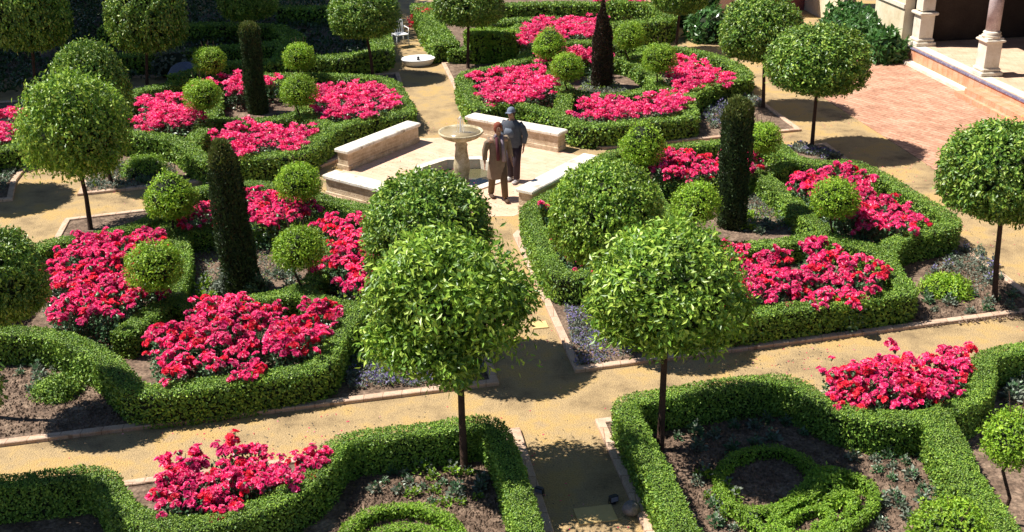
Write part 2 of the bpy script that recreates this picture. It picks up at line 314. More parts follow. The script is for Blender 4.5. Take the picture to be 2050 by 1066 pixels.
# ------------------------------------------------------------------ hedges
def chaikin(p, it=2, closed=False):
    p = np.array(p, float)
    for _ in range(it):
        if closed: q = np.roll(p, -1, 0); p = np.stack([.75 * p + .25 * q, .25 * p + .75 * q], 1).reshape(-1, 2)
        else:
            a, b = p[:-1], p[1:]
            p = np.concatenate([p[:1], np.stack([.75 * a + .25 * b, .25 * a + .75 * b], 1).reshape(-1, 2), p[-1:]])
    return p
def resample(p, step, closed=False):
    if closed: p = np.concatenate([p, p[:1]])
    d = np.r_[0, np.cumsum(np.linalg.norm(np.diff(p, axis=0), axis=1))]; n = max(2, int(d[-1] / step))
    t = np.linspace(0, d[-1], n + (0 if closed else 1), endpoint=not closed)
    return np.stack([np.interp(t, d, p[:, 0]), np.interp(t, d, p[:, 1])], 1), d[-1]
def hedge_runs(name, label, runs, cat='hedge', mat='box', dens=1.5, seed=1, group=None, loose=0.):
    """runs: (polyline, width, height, closed). One clipped hedge = one mesh (dark light-blocking core + leaves)"""
    mb = MB(); r = np.random.default_rng(seed)
    for pl, w, h, closed in runs:
        c, L = resample(chaikin(pl, 1, closed), .1, closed); m = len(c)
        if closed: T = unit(np.roll(c, -1, 0) - np.roll(c, 1, 0))
        else: T = unit(np.gradient(c, axis=0))
        S = np.stack([T[:, 1], -T[:, 0]], 1)
        dist = np.linalg.norm(c.mean(0) - CAMP[:2])
        # core
        iw = w / 2 - .05; prof = [(-iw, .0), (-iw, h - .09), (-iw + .04, h - .05), (iw - .04, h - .05), (iw, h - .09), (iw, .0)]
        V = np.concatenate([np.concatenate([c + S * u, np.full((m, 1), z)], 1)[None] for u, z in prof])   # prof x m
        V = V.transpose(1, 0, 2).reshape(-1, 3); V[:, :2] += .02 * cnoise(V, 6, 3)[:, None]
        k = len(prof); mm = m if closed else m - 1
        Q = [(i * k + j, i * k + j + 1, ((i + 1) % m) * k + j + 1, ((i + 1) % m) * k + j) for i in range(mm) for j in range(k - 1)]
        F = [np.array(Q)]
        if not closed: F += [np.array([list(range(k))]), np.array([[(m - 1) * k + j for j in range(k)][::-1]])]
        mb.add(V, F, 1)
        # leaves
        ll = max(.04, dist * .0024); lw = ll * .62; per = w + 2 * h; 
        TW = 2.4; nl = int(L * (2 * h + w * TW) * dens / (ll * lw * .5))
        t = r.uniform(0, mm, nl); i0 = t.astype(int); fr = (t - i0)[:, None]; i1 = (i0 + 1) % m
        cc = c[i0] * (1 - fr) + c[i1] * fr; ss = unit(S[i0] * (1 - fr) + S[i1] * fr); tt = T[i0]
        q = r.uniform(0, 2 * h + w * TW, nl); q = np.where(q < h, q, np.where(q < h + w * TW, h + (q - h) / TW, q - w * (TW - 1))); top = (q > h) & (q < h + w); left = q <= h
        u = np.where(top, q - h - w / 2, np.where(left, -w / 2, w / 2)); z = np.where(top, h, np.where(left, q, per - q))
        # rounded shoulders
        rr = .025; du = np.clip(np.abs(u) - (w / 2 - rr), 0, rr) / rr; dz = np.clip(z - (h - rr), 0, rr) / rr
        both = np.hypot(du, dz); shrink = np.where(both > 1, 1 / np.maximum(both, 1e-6), 1)
        u = np.where(du > 0, np.sign(u) * ((w / 2 - rr) + du * shrink * rr), u); z = np.where(dz > 0, (h - rr) + dz * shrink * rr, z)
        depth = r.exponential(1, nl) * np.where(top, .008, .024) - .012
        nu = np.where(top, du * np.sign(u) * .8, np.sign(u)); nz_ = np.where(top, 1., np.clip(dz, 0, 1) * .8)
        Nn = np.concatenate([ss * nu[:, None], nz_[:, None]], 1); Nn = unit(Nn)
        P = np.concatenate([cc + ss * u[:, None], z[:, None]], 1)
        P += Nn * ((.013 + loose) * cnoise(P, 3.2, 5) + .010 * cnoise(P, 11, 6) - depth)[:, None]
        P[:, 2] += .012 * cnoise(P * [1, 1, 0], .9, 9)
        tp = top[:, None]; rn = r.normal(size=(nl, 3))
        Ax = Nn * .15 + rn * .75; Nf = Nn + r.normal(size=(nl, 3)) * np.where(tp, .3, .36)
        sz = np.where(top, .62, 1.1) * r.uniform(.75, 1.25, nl); leaves(mb, P, Nf, Ax, ll * sz, lw * sz)
        if not closed:                                             # end faces
            for e, sg in ((0, -1), (m - 1, 1)):
                ne = int(w * h * dens * 1.2 / (ll * lw * .5)); uu = r.uniform(-w / 2, w / 2, ne); zz = r.uniform(0, h, ne)
                n3 = np.r_[T[e] * sg, 0]; P = np.concatenate([c[e] + S[e] * uu[:, None], zz[:, None]], 1) + n3 * r.normal(0, .012, (ne, 1))
                leaves(mb, P, n3 + r.normal(size=(ne, 3)) * .5, n3 * .7 + r.normal(size=(ne, 3)) * .75, ll, lw)
    o = mb.build(name, [MT[mat], MT['core']]); tag(o, label, cat, group); return o

HZ = .55; HW = .34
def hp(pts, z=HZ): return GL(pts, z)
# front left bed
hedge_runs('clipped_hedge', 'clipped box hedge outlining the front left rose bed with curved notched corners', [
    (hp([(-60, 668), (0, 664), (60, 663), (120, 672), (180, 697), (225, 730), (252, 762), (272, 783), (360, 776), (450, 763), (560, 747), (640, 733), (662, 700), (676, 664), (705, 630), (745, 605)]) +
     [(-1.75, 17.75), (-1.05, 17.95), (-.98, 19.5), (-1.3, 20.9)] + hp([(800, 445), (735, 416), (660, 400), (625, 388), (570, 374), (500, 366), (440, 372), (375, 385), (330, 408), (306, 440), (240, 463), (165, 476), (85, 487), (40, 520), (10, 570), (-30, 620)]), HW, HZ, True)], seed=11)
hedge_runs('clipped_hedge', 'lower clipped hedge forming the inner knot around the leaning left cypress column', [
    (hp([(342, 590), (368, 520), (352, 462), (430, 457), (505, 452), (600, 445), (632, 452), (655, 500), (640, 548), (604, 580), (512, 598), (437, 608), (375, 612)], .45), .34, .45, True),
    (hp([(240, 664), (290, 630), (340, 592)], .5), .36, .48, False), (hp([(604, 580), (660, 604), (712, 612)], .5), .36, .48, False),
    (hp([(625, 447), (690, 424), (735, 412)], .5), .36, .48, False), (hp([(352, 465), (325, 448), (300, 446)], .5), .36, .48, False)], seed=12)
# front right bed
hedge_runs('clipped_hedge', 'clipped box hedge outlining the front right rose bed beside the sandy side path', [
    (hp([(1055, 412), (1066, 440), (1085, 490), (1108, 540), (1135, 553), (1190, 545)]) + [(2.05, 18.3), (2.9, 17.9), (3.25, 17.4)] +
     hp([(1440, 636), (1500, 626), (1640, 607), (1800, 586), (1822, 580), (1800, 560), (1779, 531), (1771, 500), (1800, 474), (1850, 462), (1900, 453), (1908, 440), (1880, 420), (1828, 390), (1769, 352), (1720, 329), (1700, 324), (1642, 327), (1590, 318), (1560, 292), (1540, 281), (1490, 280), (1420, 286), (1340, 295), (1260, 302), (1215, 308), (1180, 335)]) + [(1.35, 23.0)], HW, HZ, True)], seed=13)
hedge_runs('clipped_hedge', 'lower clipped hedge forming the inner knot around the right cypress column', [
    (hp([(1390, 480), (1440, 494), (1500, 492), (1650, 472), (1660, 462), (1613, 434), (1584, 395), (1535, 358), (1515, 345), (1430, 362), (1360, 368), (1295, 355), (1310, 400), (1350, 440)], .45), .36, .45, True),
    (hp([(1655, 470), (1720, 488), (1775, 503)], .5), .38, .48, False), (hp([(1525, 345), (1560, 332), (1600, 320)], .5), .36, .48, False),
    (hp([(1290, 352), (1250, 335), (1215, 318)], .5), .36, .48, False), (hp([(1388, 485), (1340, 530), (1300, 560)], .5), .36, .48, False)], seed=14)
# bed behind the people
hedge_runs('clipped_hedge', 'clipped box hedge outlining the rose bed behind the two people', [
    (hp([(926, 150), (936, 185), (953, 214), (975, 214), (1009, 206), (1073, 216), (1121, 232), (1154, 248), (1186, 252), (1266, 246), (1347, 238), (1385, 232), (1372, 207), (1375, 192), (1427, 168), (1480, 158), (1498, 150), (1460, 122), (1395, 104), (1350, 96), (1290, 98), (1250, 88), (1150, 82), (1095, 88), (1065, 104), (1040, 122), (1000, 134), (960, 140)]), .42, HZ, True)], seed=15)
hedge_runs('clipped_hedge', 'lower clipped hedge forming the inner knot around the reddish cypress column', [
    (hp([(1133, 180), (1180, 192), (1260, 190), (1320, 170), (1300, 145), (1262, 120), (1190, 118), (1105, 130), (1110, 155)], .45), .4, .45, True),
    (hp([(1105, 132), (1075, 120), (1050, 112)], .5), .4, .48, False), (hp([(1320, 168), (1350, 185), (1375, 198)], .5), .4, .48, False),
    (hp([(1133, 182), (1125, 210), (1125, 232)], .5), .4, .48, False), (hp([(1262, 118), (1280, 106), (1295, 98)], .5), .4, .48, False)], seed=16)
# bed behind left bench
hedge_runs('clipped_hedge', 'clipped box hedge outlining the rose bed behind the left bench', [
    (hp([(783, 160), (800, 195), (820, 226), (770, 232), (715, 243), (660, 260), (632, 282), (610, 303), (550, 312), (480, 317), (425, 322), (395, 312), (372, 288), (330, 272), (265, 268), (225, 262), (215, 235), (240, 205), (262, 186), (300, 176), (350, 168), (400, 158), (500, 150), (640, 150), (710, 152)]), .42, HZ, True)], seed=17)
hedge_runs('clipped_hedge', 'lower clipped hedge forming the inner knot around the slim dark cypress column', [
    (hp([(411, 246), (440, 238), (510, 244), (604, 230), (612, 200), (606, 158), (540, 164), (425, 166), (432, 200)], .45), .4, .45, True),
    (hp([(604, 230), (640, 240), (665, 256)], .5), .4, .48, False), (hp([(411, 246), (395, 268), (380, 285)], .5), .4, .48, False),
    (hp([(606, 158), (650, 155), (690, 154)], .5), .4, .48, False), (hp([(425, 166), (400, 160), (380, 162)], .5), .4, .48, False)], seed=18)
hedge_runs('clipped_hedge', 'short clipped hedge left of the domed orange tree at the left edge', [
    (hp([(-220, 330), (-90, 312), (0, 300), (40, 290), (56, 270), (50, 240), (60, 215)]), .42, HZ, False)], seed=19)
# far beds
hedge_runs('clipped_hedge', 'dark shaded hedge with a square corner left of the far path', [
    (hp([(350, 160), (440, 132), (560, 128), (660, 120), (762, 108), (768, 90), (752, 60), (735, 25), (720, -5)]), .6, .62, False), (hp([(560, 128), (600, 60), (430, 50), (200, 60)]), .6, .6, False),
    (hp([(120, 150), (200, 120), (330, 110), (560, 90)]), .6, .6, False), (hp([(560, 18), (640, 20), (725, 10)]), .6, .6, False)], seed=20)
hedge_runs('clipped_hedge', 'narrow clipped hedge strip along the right side of the far path', [
    (hp([(845, 10), (862, 50), (893, 92)]), .8, .6, False)], seed=21)
hedge_runs('clipped_hedge', 'clipped hedges criss crossing the sunny bed at the top', [
    (hp([(960, 50), (1040, 42), (1120, 40)]), .6, .6, False), (hp([(1025, 80), (1035, 60), (1050, 50)]), .6, .55, False),
    (hp([(1222, 12), (1300, 18), (1332, 30), (1338, 52), (1290, 56), (1225, 60)]), .6, .75, False), (hp([(990, 14), (1080, 10), (1200, 10)]), .6, .6, False),
    (hp([(900, 92), (960, 92), (1020, 86)]), .5, .45, False)], seed=22)
hedge_runs('clipped_hedge', 'tall hedge block with yellow green sculpted top behind the far tree trunk', [
    (hp([(940, 66), (980, 62), (1018, 66)], .95), .95, .95, False)], mat='box_yellow', seed=23)
# bottom beds
hedge_runs('clipped_hedge', 'clipped hedge curving around the bottom left rose niche and down the path', [
    (hp([(-150, 985), (-60, 972), (40, 962), (120, 952), (190, 944), (212, 955), (225, 985), (250, 1020), (310, 1045), (378, 1052), (481, 1028), (584, 985), (640, 940), (665, 895), (700, 877), (800, 866), (900, 853), (975, 843), (995, 862), (1012, 900), (1035, 970), (1060, 1060), (1090, 1150)]), .32, HZ, False)], seed=24, dens=1.6)
hedge_runs('clipped_hedge', 'clipped hedge curving around the bottom right rose niche and down the path', [
    (hp([(1420, 1150), (1365, 1050), (1325, 960), (1290, 890), (1258, 830), (1250, 802), (1330, 788), (1440, 772), (1545, 757), (1590, 765), (1640, 797), (1693, 822), (1762, 835), (1848, 835), (1900, 820), (1948, 794), (1972, 762), (1970, 735), (1968, 718), (2000, 704), (2070, 694), (2200, 680)]), .32, HZ, False),
    (hp([(1875, 838), (1905, 890), (1930, 950), (1965, 1000), (2005, 1060), (2050, 1120)]), .42, HZ, False)], seed=25, dens=1.6)
hedge_runs('low_box_edging', 'knee low looping box edging in the bottom right bed', [
    (hp([(1436, 962), (1446, 930), (1480, 905), (1530, 893), (1580, 898), (1620, 920), (1634, 950), (1600, 985), (1540, 1020), (1490, 1020), (1450, 1000)], .2), .12, .2, True),
    (hp([(1640, 938), (1690, 944), (1735, 962), (1756, 985), (1742, 1022), (1700, 1050), (1640, 1072), (1560, 1066), (1545, 1035), (1585, 1005), (1640, 985)], .2), .12, .22, True), (hp([(1560, 1050), (1600, 1020), (1640, 1010), (1670, 1025), (1660, 1045), (1630, 1048)], .18), .1, .18, False), (hp([(1690, 1030), (1715, 1005), (1705, 982), (1675, 985), (1665, 1000)], .18), .1, .18, False), (hp([(1470, 1010), (1500, 1040), (1540, 1062), (1580, 1090)], .18), .11, .18, False)], mat='box_yellow', seed=26, dens=1.3, loose=.012, cat='low hedge')
hedge_runs('low_box_edging', 'knee low box edging arching in the bottom left bed', [
    (hp([(680, 1090), (700, 1050), (740, 1022), (800, 1010), (860, 1016), (905, 1040), (935, 1085)], .2), .15, .2, False),
    (hp([(735, 1085), (765, 1058), (815, 1046), (870, 1060), (895, 1090)], .2), .18, .18, False)], mat='box_yellow', seed=27, dens=1.3, loose=.012, cat='low hedge')

# ------------------------------------------------------------------ trees
def shell(n, r, rx, rz_up, rz_dn, ex=2.3, lump=.07, seed=0, pow_dn=3.2):
    d = unit(r.normal(size=(n, 3)))
    # superellipsoid-ish dome: flatter, squarer underneath
    p = np.where(d[:, 2] > 0, ex, pow_dn); rzz = np.where(d[:, 2] > 0, rz_up, rz_dn)
    h = np.hypot(d[:, 0], d[:, 1]); k = (np.abs(h / rx) ** p + np.abs(d[:, 2] / rzz) ** p) ** (-1 / p)
    k *= 1 + lump * cnoise(d, 3.5, seed) + lump * .6 * cnoise(d, 8, seed + 1)
    P = d * k[:, None]; Nn = unit(P / np.stack([np.full(n, rx ** 2), np.full(n, rx ** 2), rzz ** 2], 1))
    return P, Nn
def crown_mesh(name, mat, rx, up, dn, sprigs, per, L, W, seed, lump=.07, droop=.35, spread=.07, ragged=0., shellt=.10, ex=2.2, lobes=()):
    r = np.random.default_rng(seed); mb = MB()
    P, Nn = shell(sprigs, r, rx, up, dn, lump=lump, seed=seed, ex=ex)
    P = P * (1 - r.exponential(shellt, sprigs)[:, None].clip(0, .4)) + Nn * (ragged * r.exponential(1, sprigs) * (r.random(sprigs) < .3))[:, None]
    for (lx, ly, lz, lr, k) in lobes:
        q = unit(r.normal(size=(k, 3))); P = np.concatenate([P, np.array([lx, ly, lz]) + q * [lr, lr, lr * .8]]); Nn = np.concatenate([Nn, unit(q + [0, 0, .2])])
    sprigs = len(P)
    P = np.repeat(P, per, 0) + r.normal(size=(sprigs * per, 3)) * spread * .5; Nn = np.repeat(Nn, per, 0); n = len(P)
    sd = np.repeat(unit(r.normal(size=(sprigs, 3))), per, 0)
    Ax = Nn * .2 + sd * .5 + r.normal(size=(n, 3)) * .65; Ax[:, 2] -= droop * (1 + (Nn[:, 2] < .2) * .6)
    Nf = Nn * 1.1 + r.normal(size=(n, 3)) * .36 + np.array([0, 0, .1])
    leaves(mb, P, Nf, Ax, L * r.uniform(.6, 1.2, n), W * r.uniform(.75, 1.2, n))
    # solid dark core added to block light inside the crown
    th = 14; prof = []
    for k in range(9):
        a = -math.pi / 2 + math.pi * k / 8; c, s = math.cos(a), math.sin(a)
        prof.append((max(.01, rx * .74 * abs(c) ** .8), (up if s > 0 else dn) * .74 * s))
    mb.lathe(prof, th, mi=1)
    return mb.mesh(name, [MT[mat], MT['core']])
def trunk_mesh(h, r0, r1, seed, limbs=5, rx=1., mat='bark'):
    rr = np.random.default_rng(seed); mb = MB(); b = rr.normal(0, .035, (4, 2)); b[3] *= .4; zs = [0, .05, h * .4, h * .75, h]
    pts = [(0, 0, -.05), (0, 0, .06), (b[1][0], b[1][1], h * .4), (b[2][0], b[2][1], h * .75), (b[3][0], b[3][1], h)]
    mb.tube(pts, [r0 * 1.9, r0 * 1.2, r0, (r0 + r1) / 2, r1], 10)
    for k in range(limbs):
        a = k * 6.28 / limbs + rr.uniform(-.3, .3); e = rx * rr.uniform(.4, .6)
        mb.tube([(b[3][0], b[3][1], h - .02), (e * .4 * math.cos(a), e * .4 * math.sin(a), h + .25), (e * math.cos(a), e * math.sin(a), h + .75)], [r1 * .8, r1 * .5, r1 * .2], 6)
    return mb.mesh('trunk', MT[mat])
RX, UP, DN = 1.0, .95, .55
CR = [crown_mesh('crown', 'citrus', RX, UP, DN, 3000, 8, .085, .042, 31 + k, lump=.06, ex=2.2) for k in range(3)]
CRY = crown_mesh('crown', 'citrus2', RX, UP, DN, 2100, 8, .105, .046, 40, lump=.12, spread=.12, ragged=.05)
CRW = crown_mesh('crown', 'citrus2', RX, UP, DN, 3200, 8, .075, .04, 46, lump=.05, spread=.06)
CRZ = crown_mesh('crown', 'citrus2', RX, UP, DN, 2300, 8, .09, .045, 44, lump=.14, spread=.12, ragged=.05)
CRF = crown_mesh('crown', 'citrus2', 1.0, .95, .6, 1250, 10, .125, .052, 41, lump=.2, droop=.5, spread=.2, ragged=.12, shellt=.16, lobes=[(-.88, -.25, -.5, .3, 170), (-.5, -.65, -.55, .26, 120), (.05, -.65, -.75, .26, 150), (.88, .1, .05, .28, 110), (-.25, -.3, .86, .28, 120), (.4, -.55, .5, .3, 100), (-.85, -.2, .3, .22, 80)])
TRK = [trunk_mesh(1.9, .055, .045, 50 + k, rx=1.) for k in range(3)]
def proj(p):
    v = np.asarray(p) - CAMP; w = v @ fwd
    return np.stack([PW / 2 + FPX * (v @ rgt) / w, PH / 2 - FPX * (v @ upv) / w], -1)
_th = np.linspace(0, 2 * math.pi, 40, endpoint=False); _ph = np.linspace(-math.pi / 2, math.pi / 2, 17)
_T, _P = np.meshgrid(_th, _ph); _D = np.stack([np.cos(_T) * np.cos(_P), np.sin(_T) * np.cos(_P), np.sin(_P)], -1).reshape(-1, 3)
def fit(x, y, box, up=.95, dn=.55):
    """height and size a crown needs to have the measured outline"""
    x0, y0, x1, y1 = box; zc = 2.3; sx = sz = 1.; dx = 0.
    for _ in range(30):
        P = _D * np.stack([np.full(len(_D), sx), np.full(len(_D), sx), np.where(_D[:, 2] > 0, up, dn) * sz], 1) + [x + dx, y, zc]
        q = proj(P); a, b = q.min(0), q.max(0); k = np.linalg.norm(np.array([x, y, zc]) - CAMP) / FPX
        sx *= (x1 - x0) / (b[0] - a[0]); dx += ((x0 + x1) / 2 - (a[0] + b[0]) / 2) * k * .8
        sz *= 1 + .6 * ((y1 - y0) / (b[1] - a[1]) - 1); zc -= ((y0 + y1) / 2 - (a[1] + b[1]) / 2) * k * .8
    return zc, sx, sz, dx
def tree(x, y, label, crown, trunk, box=None, zc=2.3, s=(1, 1, 1), rz=0., group='standard orange trees in the beds', ts=.82):
    t = empty('orange_tree', (x, y, 0), 0); tag(t, label, 'tree', group); dx = 0
    if box: zc, sx, sz, dx = fit(x, y, box); s = (sx * .93, sx * .93, sz * .89); print('tree', round(x, 2), round(y, 2), 'zc %.2f sx %.2f sz %.2f dx %.2f' % (zc, sx, sz, dx))
    o = link('trunk', trunk, t, (0, 0, 0), rz, (ts, ts, (zc - .35) / 1.9)); o.rotation_euler = (0, math.atan2(dx, zc) * .9, 0); link("crown", crown, t, (dx, 0, zc), rz, s); return t
def gt(px, py): return G(px, py)
tree(-.67, 13.02, 'small orange tree with loose drooping leaves and slim trunk in the bottom left bed', CRF, TRK[0], (752, 462, 1052, 700), rz=0.)
tree(2.0, 13.45, 'round dense orange tree standing in the bottom right bed by the path', CRY, TRK[1], (1172, 440, 1505, 700), rz=0.5)
tree(-1.45, 16.15, 'dense dark green orange tree at the corner of the front left bed by the path', CR[0], TRK[2], (716, 328, 994, 568), rz=2.1)
tree(1.62, 16.75, 'dense yellow tipped orange tree at the corner of the front right bed by the path', CRW, TRK[0], (1092, 308, 1336, 532), rz=.3)
tree(8.39, 18.05, 'orange tree with bare slanting trunk at the right edge in the corner bed', CR[2], TRK[1], (1868, 228, 2152, 442), rz=1.4)
x, y = G(1625, 298); tree(x, y, 'mushroom shaped orange tree on a dark trunk in front of the brick terrace', CR[0], TRK[2], (1530, 38, 1750, 186), rz=4.)
x, y = G(1528, 217); tree(x, y, 'orange tree just behind the mushroom shaped one near the terrace', CR[1], TRK[0], (1434, -22, 1614, 122), rz=3.)
x, y = G(182, 462); tree(x, y, 'bright domed orange tree on a slanting trunk at the left side path', CRZ, TRK[1], (33, 138, 262, 342), rz=5.)
x, y = G(223, 370); tree(x, y, 'orange tree whose crown rises behind the bright domed one at left', CR[2], TRK[2], (98, 70, 266, 250), rz=2.)
tree(-7.75, 14.6, 'dark orange tree cut off by the left edge of the picture', CR[0], TRK[0], (-135, 440, 103, 650), rz=3.3)
x, y = G(747, 155); tree(x, y, 'shaded orange tree left of the far path near the white low fountain', CR[1], TRK[1], (655, -40, 802, 75), rz=1.)
x, y = G(937, 138); tree(x, y, 'orange tree right of the far path in front of the sculpted hedge block', CR[2], TRK[2], (862, -55, 1012, 52), rz=2.)
x, y = G(1352, 103); tree(x, y, 'orange tree with thin trunk rising from the back edge of the rose bed', CR[0], TRK[0], (1300, -80, 1420, 26), rz=1.)
x, y = G(1305, 48); tree(x, y, 'far orange tree trunk beside the square hedge corner at the top', CR[1], TRK[1], zc=2.6)
x, y = G(295, 188); tree(x, y, 'shaded orange tree standing at the upper left path', CR[2], TRK[2], (205, -70, 378, 100), rz=0.)
x, y = G(75, 205); tree(x, y, 'shaded orange tree at the top left corner with glinting leaves', CR[0], TRK[0], (-40, -90, 145, 98), rz=2.)
x, y = G(500, 100); tree(x, y, 'shaded orange tree behind the slim dark cypress column', CR[1], TRK[1], (430, -60, 560, 40), rz=2.)
tree(-12.45, 24.25, 'orange tree outside the left edge whose shadow falls on the side path', CR[1], TRK[1], zc=2.3, s=(1.1, 1.1, 1.), rz=2.)
tree(-7.1, 11.4, 'orange tree outside the lower left corner shading the bottom hedge', CR[2], TRK[1], zc=2.3, s=(1.15, 1.15, 1.), rz=2.)

# tall trees rooted in the shaded upper left bed: their crowns are above the picture and throw the shade
CBIG = crown_mesh('crown', 'dark', 3.4, 2.2, 1.8, 3400, 9, .26, .13, 61, lump=.16, spread=.5, shellt=.12)
TBIG = trunk_mesh(6.2, .22, .14, 62, 6, 2.6, 'bark_grey')
for (bx, by, z, s, lb) in [(-17.5, 47.5, 9.5, 1.1, 'farthest shade tree at the upper left beyond the hedges'), (-22.5, 46., 9.5, 1.1, 'tall shade tree at the very corner of the upper left garden'), (-14.6, 52., 9.5, 1.15, 'tall shade tree behind all the dark hedges'), (-15.0, 37.2, 9., 1., 'tall shade tree with pale grey trunk among the dark upper left beds'), (-21., 34.6, 9.2, 1.05, 'tall shade tree rooted outside the left edge'),
                           (-13.4, 41.6, 9.6, 1.1, 'tall shade tree rising behind the dark hedges'), (-18.5, 41.5, 9.6, 1.1, 'tall shade tree far up the left side'), (-13.4, 46.8, 9.8, 1.05, 'tallest far shade tree beside the upper path'), (-25.5, 38.5, 9.4, 1.1, 'tall shade tree beyond the left edge')]:
    t = empty('shade_tree', (bx, by, 0)); tag(t, lb, 'tree', 'tall shade trees at the upper left')
    link('trunk', TBIG, t, (0, 0, 0), by, (1, 1, (z - 1.2) / 6.2)); link('crown', CBIG, t, (0, 0, z), by * 2, (s, s, s))

# ball topiaries
BL = [crown_mesh('crown', 'ball', .42, .38, .27, 700, 8, .05, .026, 70 + k, lump=.06, droop=.05, spread=.06, shellt=.06, ex=2.) for k in range(3)]
BLP = crown_mesh('crown', 'ball', .44, .54, .28, 760, 8, .055, .026, 75, lump=.05, droop=.05, spread=.06, shellt=.06, ex=1.15)
BT = trunk_mesh(.95, .022, .018, 80, 4, .4)
def ball(px, py, label, k=0, zc=1.12, s=1., pointed=False, z=.45):
    x, y = G(px, py, z); t = empty('ball_topiary', (x, y, 0)); tag(t, label, 'topiary', 'ball topiaries standing at the knot hedge corners')
    link('trunk', BT, t, (0, 0, 0), k, (1, 1, zc / 1.12)); link('crown', BLP if pointed else BL[k % 3], t, (0, 0, zc), k * 1.7, (s, s, s)); return t
ball(320, 605, 'ball topiary on the left corner of the left column knot among the left roses', 0, 1.10, 1.08)
ball(603, 572, 'smooth ball topiary at right front of the leaning left cypress column', 1, 1.12, 1.0)
ball(604, 433, 'ball topiary left of the front bench at the back of the left knot', 2, 1.15, 1.02)
ball(350, 462, 'pointed ball topiary beside the left side path kerb', 0, 1.12, 1.1, True)
ball(1388, 478, 'round ball topiary left of the tall right cypress column', 1, 1.14, 1.05)
ball(1664, 468, 'ball topiary with golden left edge among the right roses', 2, 1.14, 1.03)
ball(1523, 336, 'ball topiary right behind the tall right cypress column', 0, 1.12, .92)
ball(1284, 352, 'pointed cone topiary behind the yellow tipped orange tree', 1, 1.12, 1.1, True)
ball(1135, 183, 'ball topiary left of the reddish cypress column and nearer', 2, 1.1, 1.05)
ball(1318, 168, 'ball topiary right of the reddish cypress column and nearer', 0, 1.15, 1.12)
ball(1258, 120, 'ball topiary behind the reddish cypress column to its right', 1, 1.15, 1.1)
ball(1101, 135, 'pointed ball topiary behind the reddish cypress column to its left', 2, 1.1, 1.1, True)
ball(411, 248, 'ball topiary on a thin stem left of the slim dark cypress column', 0, 1.18, 1.05)
ball(602, 232, 'ball topiary on a thin stem right of the slim dark cypress column', 1, 1.08, 1.1)
ball(603, 160, 'small sunlit ball topiary behind the slim column to its right', 2, 1.1, 1.05)
ball(425, 168, 'small sunlit ball topiary behind the slim column to its left', 0, 1.1, 1.05)
ball(2012, 1010, 'yellow green ball topiary cut off by the right edge above the path corner', 1, 1.22, .95, z=.3)
x, y = G(1905, 1075, .6); t = empty('ball_topiary', (x, y, 0)); tag(t, 'wide ball topiary cut off by the bottom edge at lower right', 'topiary', 'ball topiaries standing at the knot hedge corners')
link('trunk', BT, t, (0, 0, 0), 0, (1, 1, .6)); link('crown', BL[2], t, (0, 0, .62), 0, (1.08, 1.08, .95))

# cypress columns
def column(px, py, label, h, r0, top=.3, seed=1, mat='cyp', tmat='cyp_top', lean=(0, 0), pointed=False, base=1.0):
    x, y = G(px, py); r = np.random.default_rng(seed); mb = MB(); n = 11000
    z = r.uniform(0, 1, n) ** .95 * h; th = r.uniform(0, 2 * math.pi, n)
    def rad(z):
        q = z / h; b = r0 * (base + (1 - base) * q)
        e = np.clip((q - (1 - top)) / top, 0, 1)
        return b * (np.sqrt(np.clip(1 - e ** 2, 0, 1)) if not pointed else (1 - e ** 1.5))
    lx = lean[0]; ly = lean[1]
    R = rad(z); P = np.stack([R * np.cos(th), R * np.sin(th), z], 1)
    e = 1e-3; dr = (rad(np.clip(z + e, 0, h)) - R) / e; Nn = unit(np.stack([np.cos(th), np.sin(th), np.clip(-dr, -3, 6)], 1))
    P += Nn * (.03 * cnoise(P, 5, seed) + .035 * cnoise(P * [1, 1, .16], 15, seed + 1) - r.exponential(.02, n))[:, None]
    P[:, 0] += lx * z / h; P[:, 1] += ly * z / h; P[:, 2] = P[:, 2].clip(.02)
    Ax = Nn * .4 + np.array([0, 0, .8]) + r.normal(size=(n, 3)) * .4
    tipm = (z / h + r.normal(0, .03, n)) > (1 - top * .75)
    for msk, mi in ((~tipm, 0), (tipm, 2)):
        leaves(mb, P[msk], (Nn + r.normal(size=(n, 3)) * .5)[msk], Ax[msk], .075 * r.uniform(.6, 1.3, n)[msk], .03, mi)
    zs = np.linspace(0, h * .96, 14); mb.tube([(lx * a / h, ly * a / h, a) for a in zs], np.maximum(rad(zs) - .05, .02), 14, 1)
    t = empty('cypress_column', (x, y, 0)); tag(t, label, 'topiary', None)
    mb2 = mb.build('foliage', [MT[mat], MT['core'], MT[tmat]], t)
    s = MB(); s.tube([(0, 0, -.02), (0, 0, .5)], [.07, .05], 8); s.build('trunk', MT['bark'], t)
    return t
column(488, 588, 'tall dark cypress column leaning left in the front left bed', 2.88, .235, .2, 91, lean=(-.12, 0), base=1.4)
column(1463, 456, 'tall straight dark cypress column with greenish top in the front right bed', 2.72, .30, .2, 92, base=.9)
column(1205, 176, 'reddish brown pointed cypress column in the bed behind the people', 2.5, .27, .55, 93, 'cyp_red', 'cyp_red', base=1.05, pointed=True)
column(516, 228, 'slim dark cypress column with greenish knob top in the shaded bed', 2.5, .24, .1, 94, base=1.1)

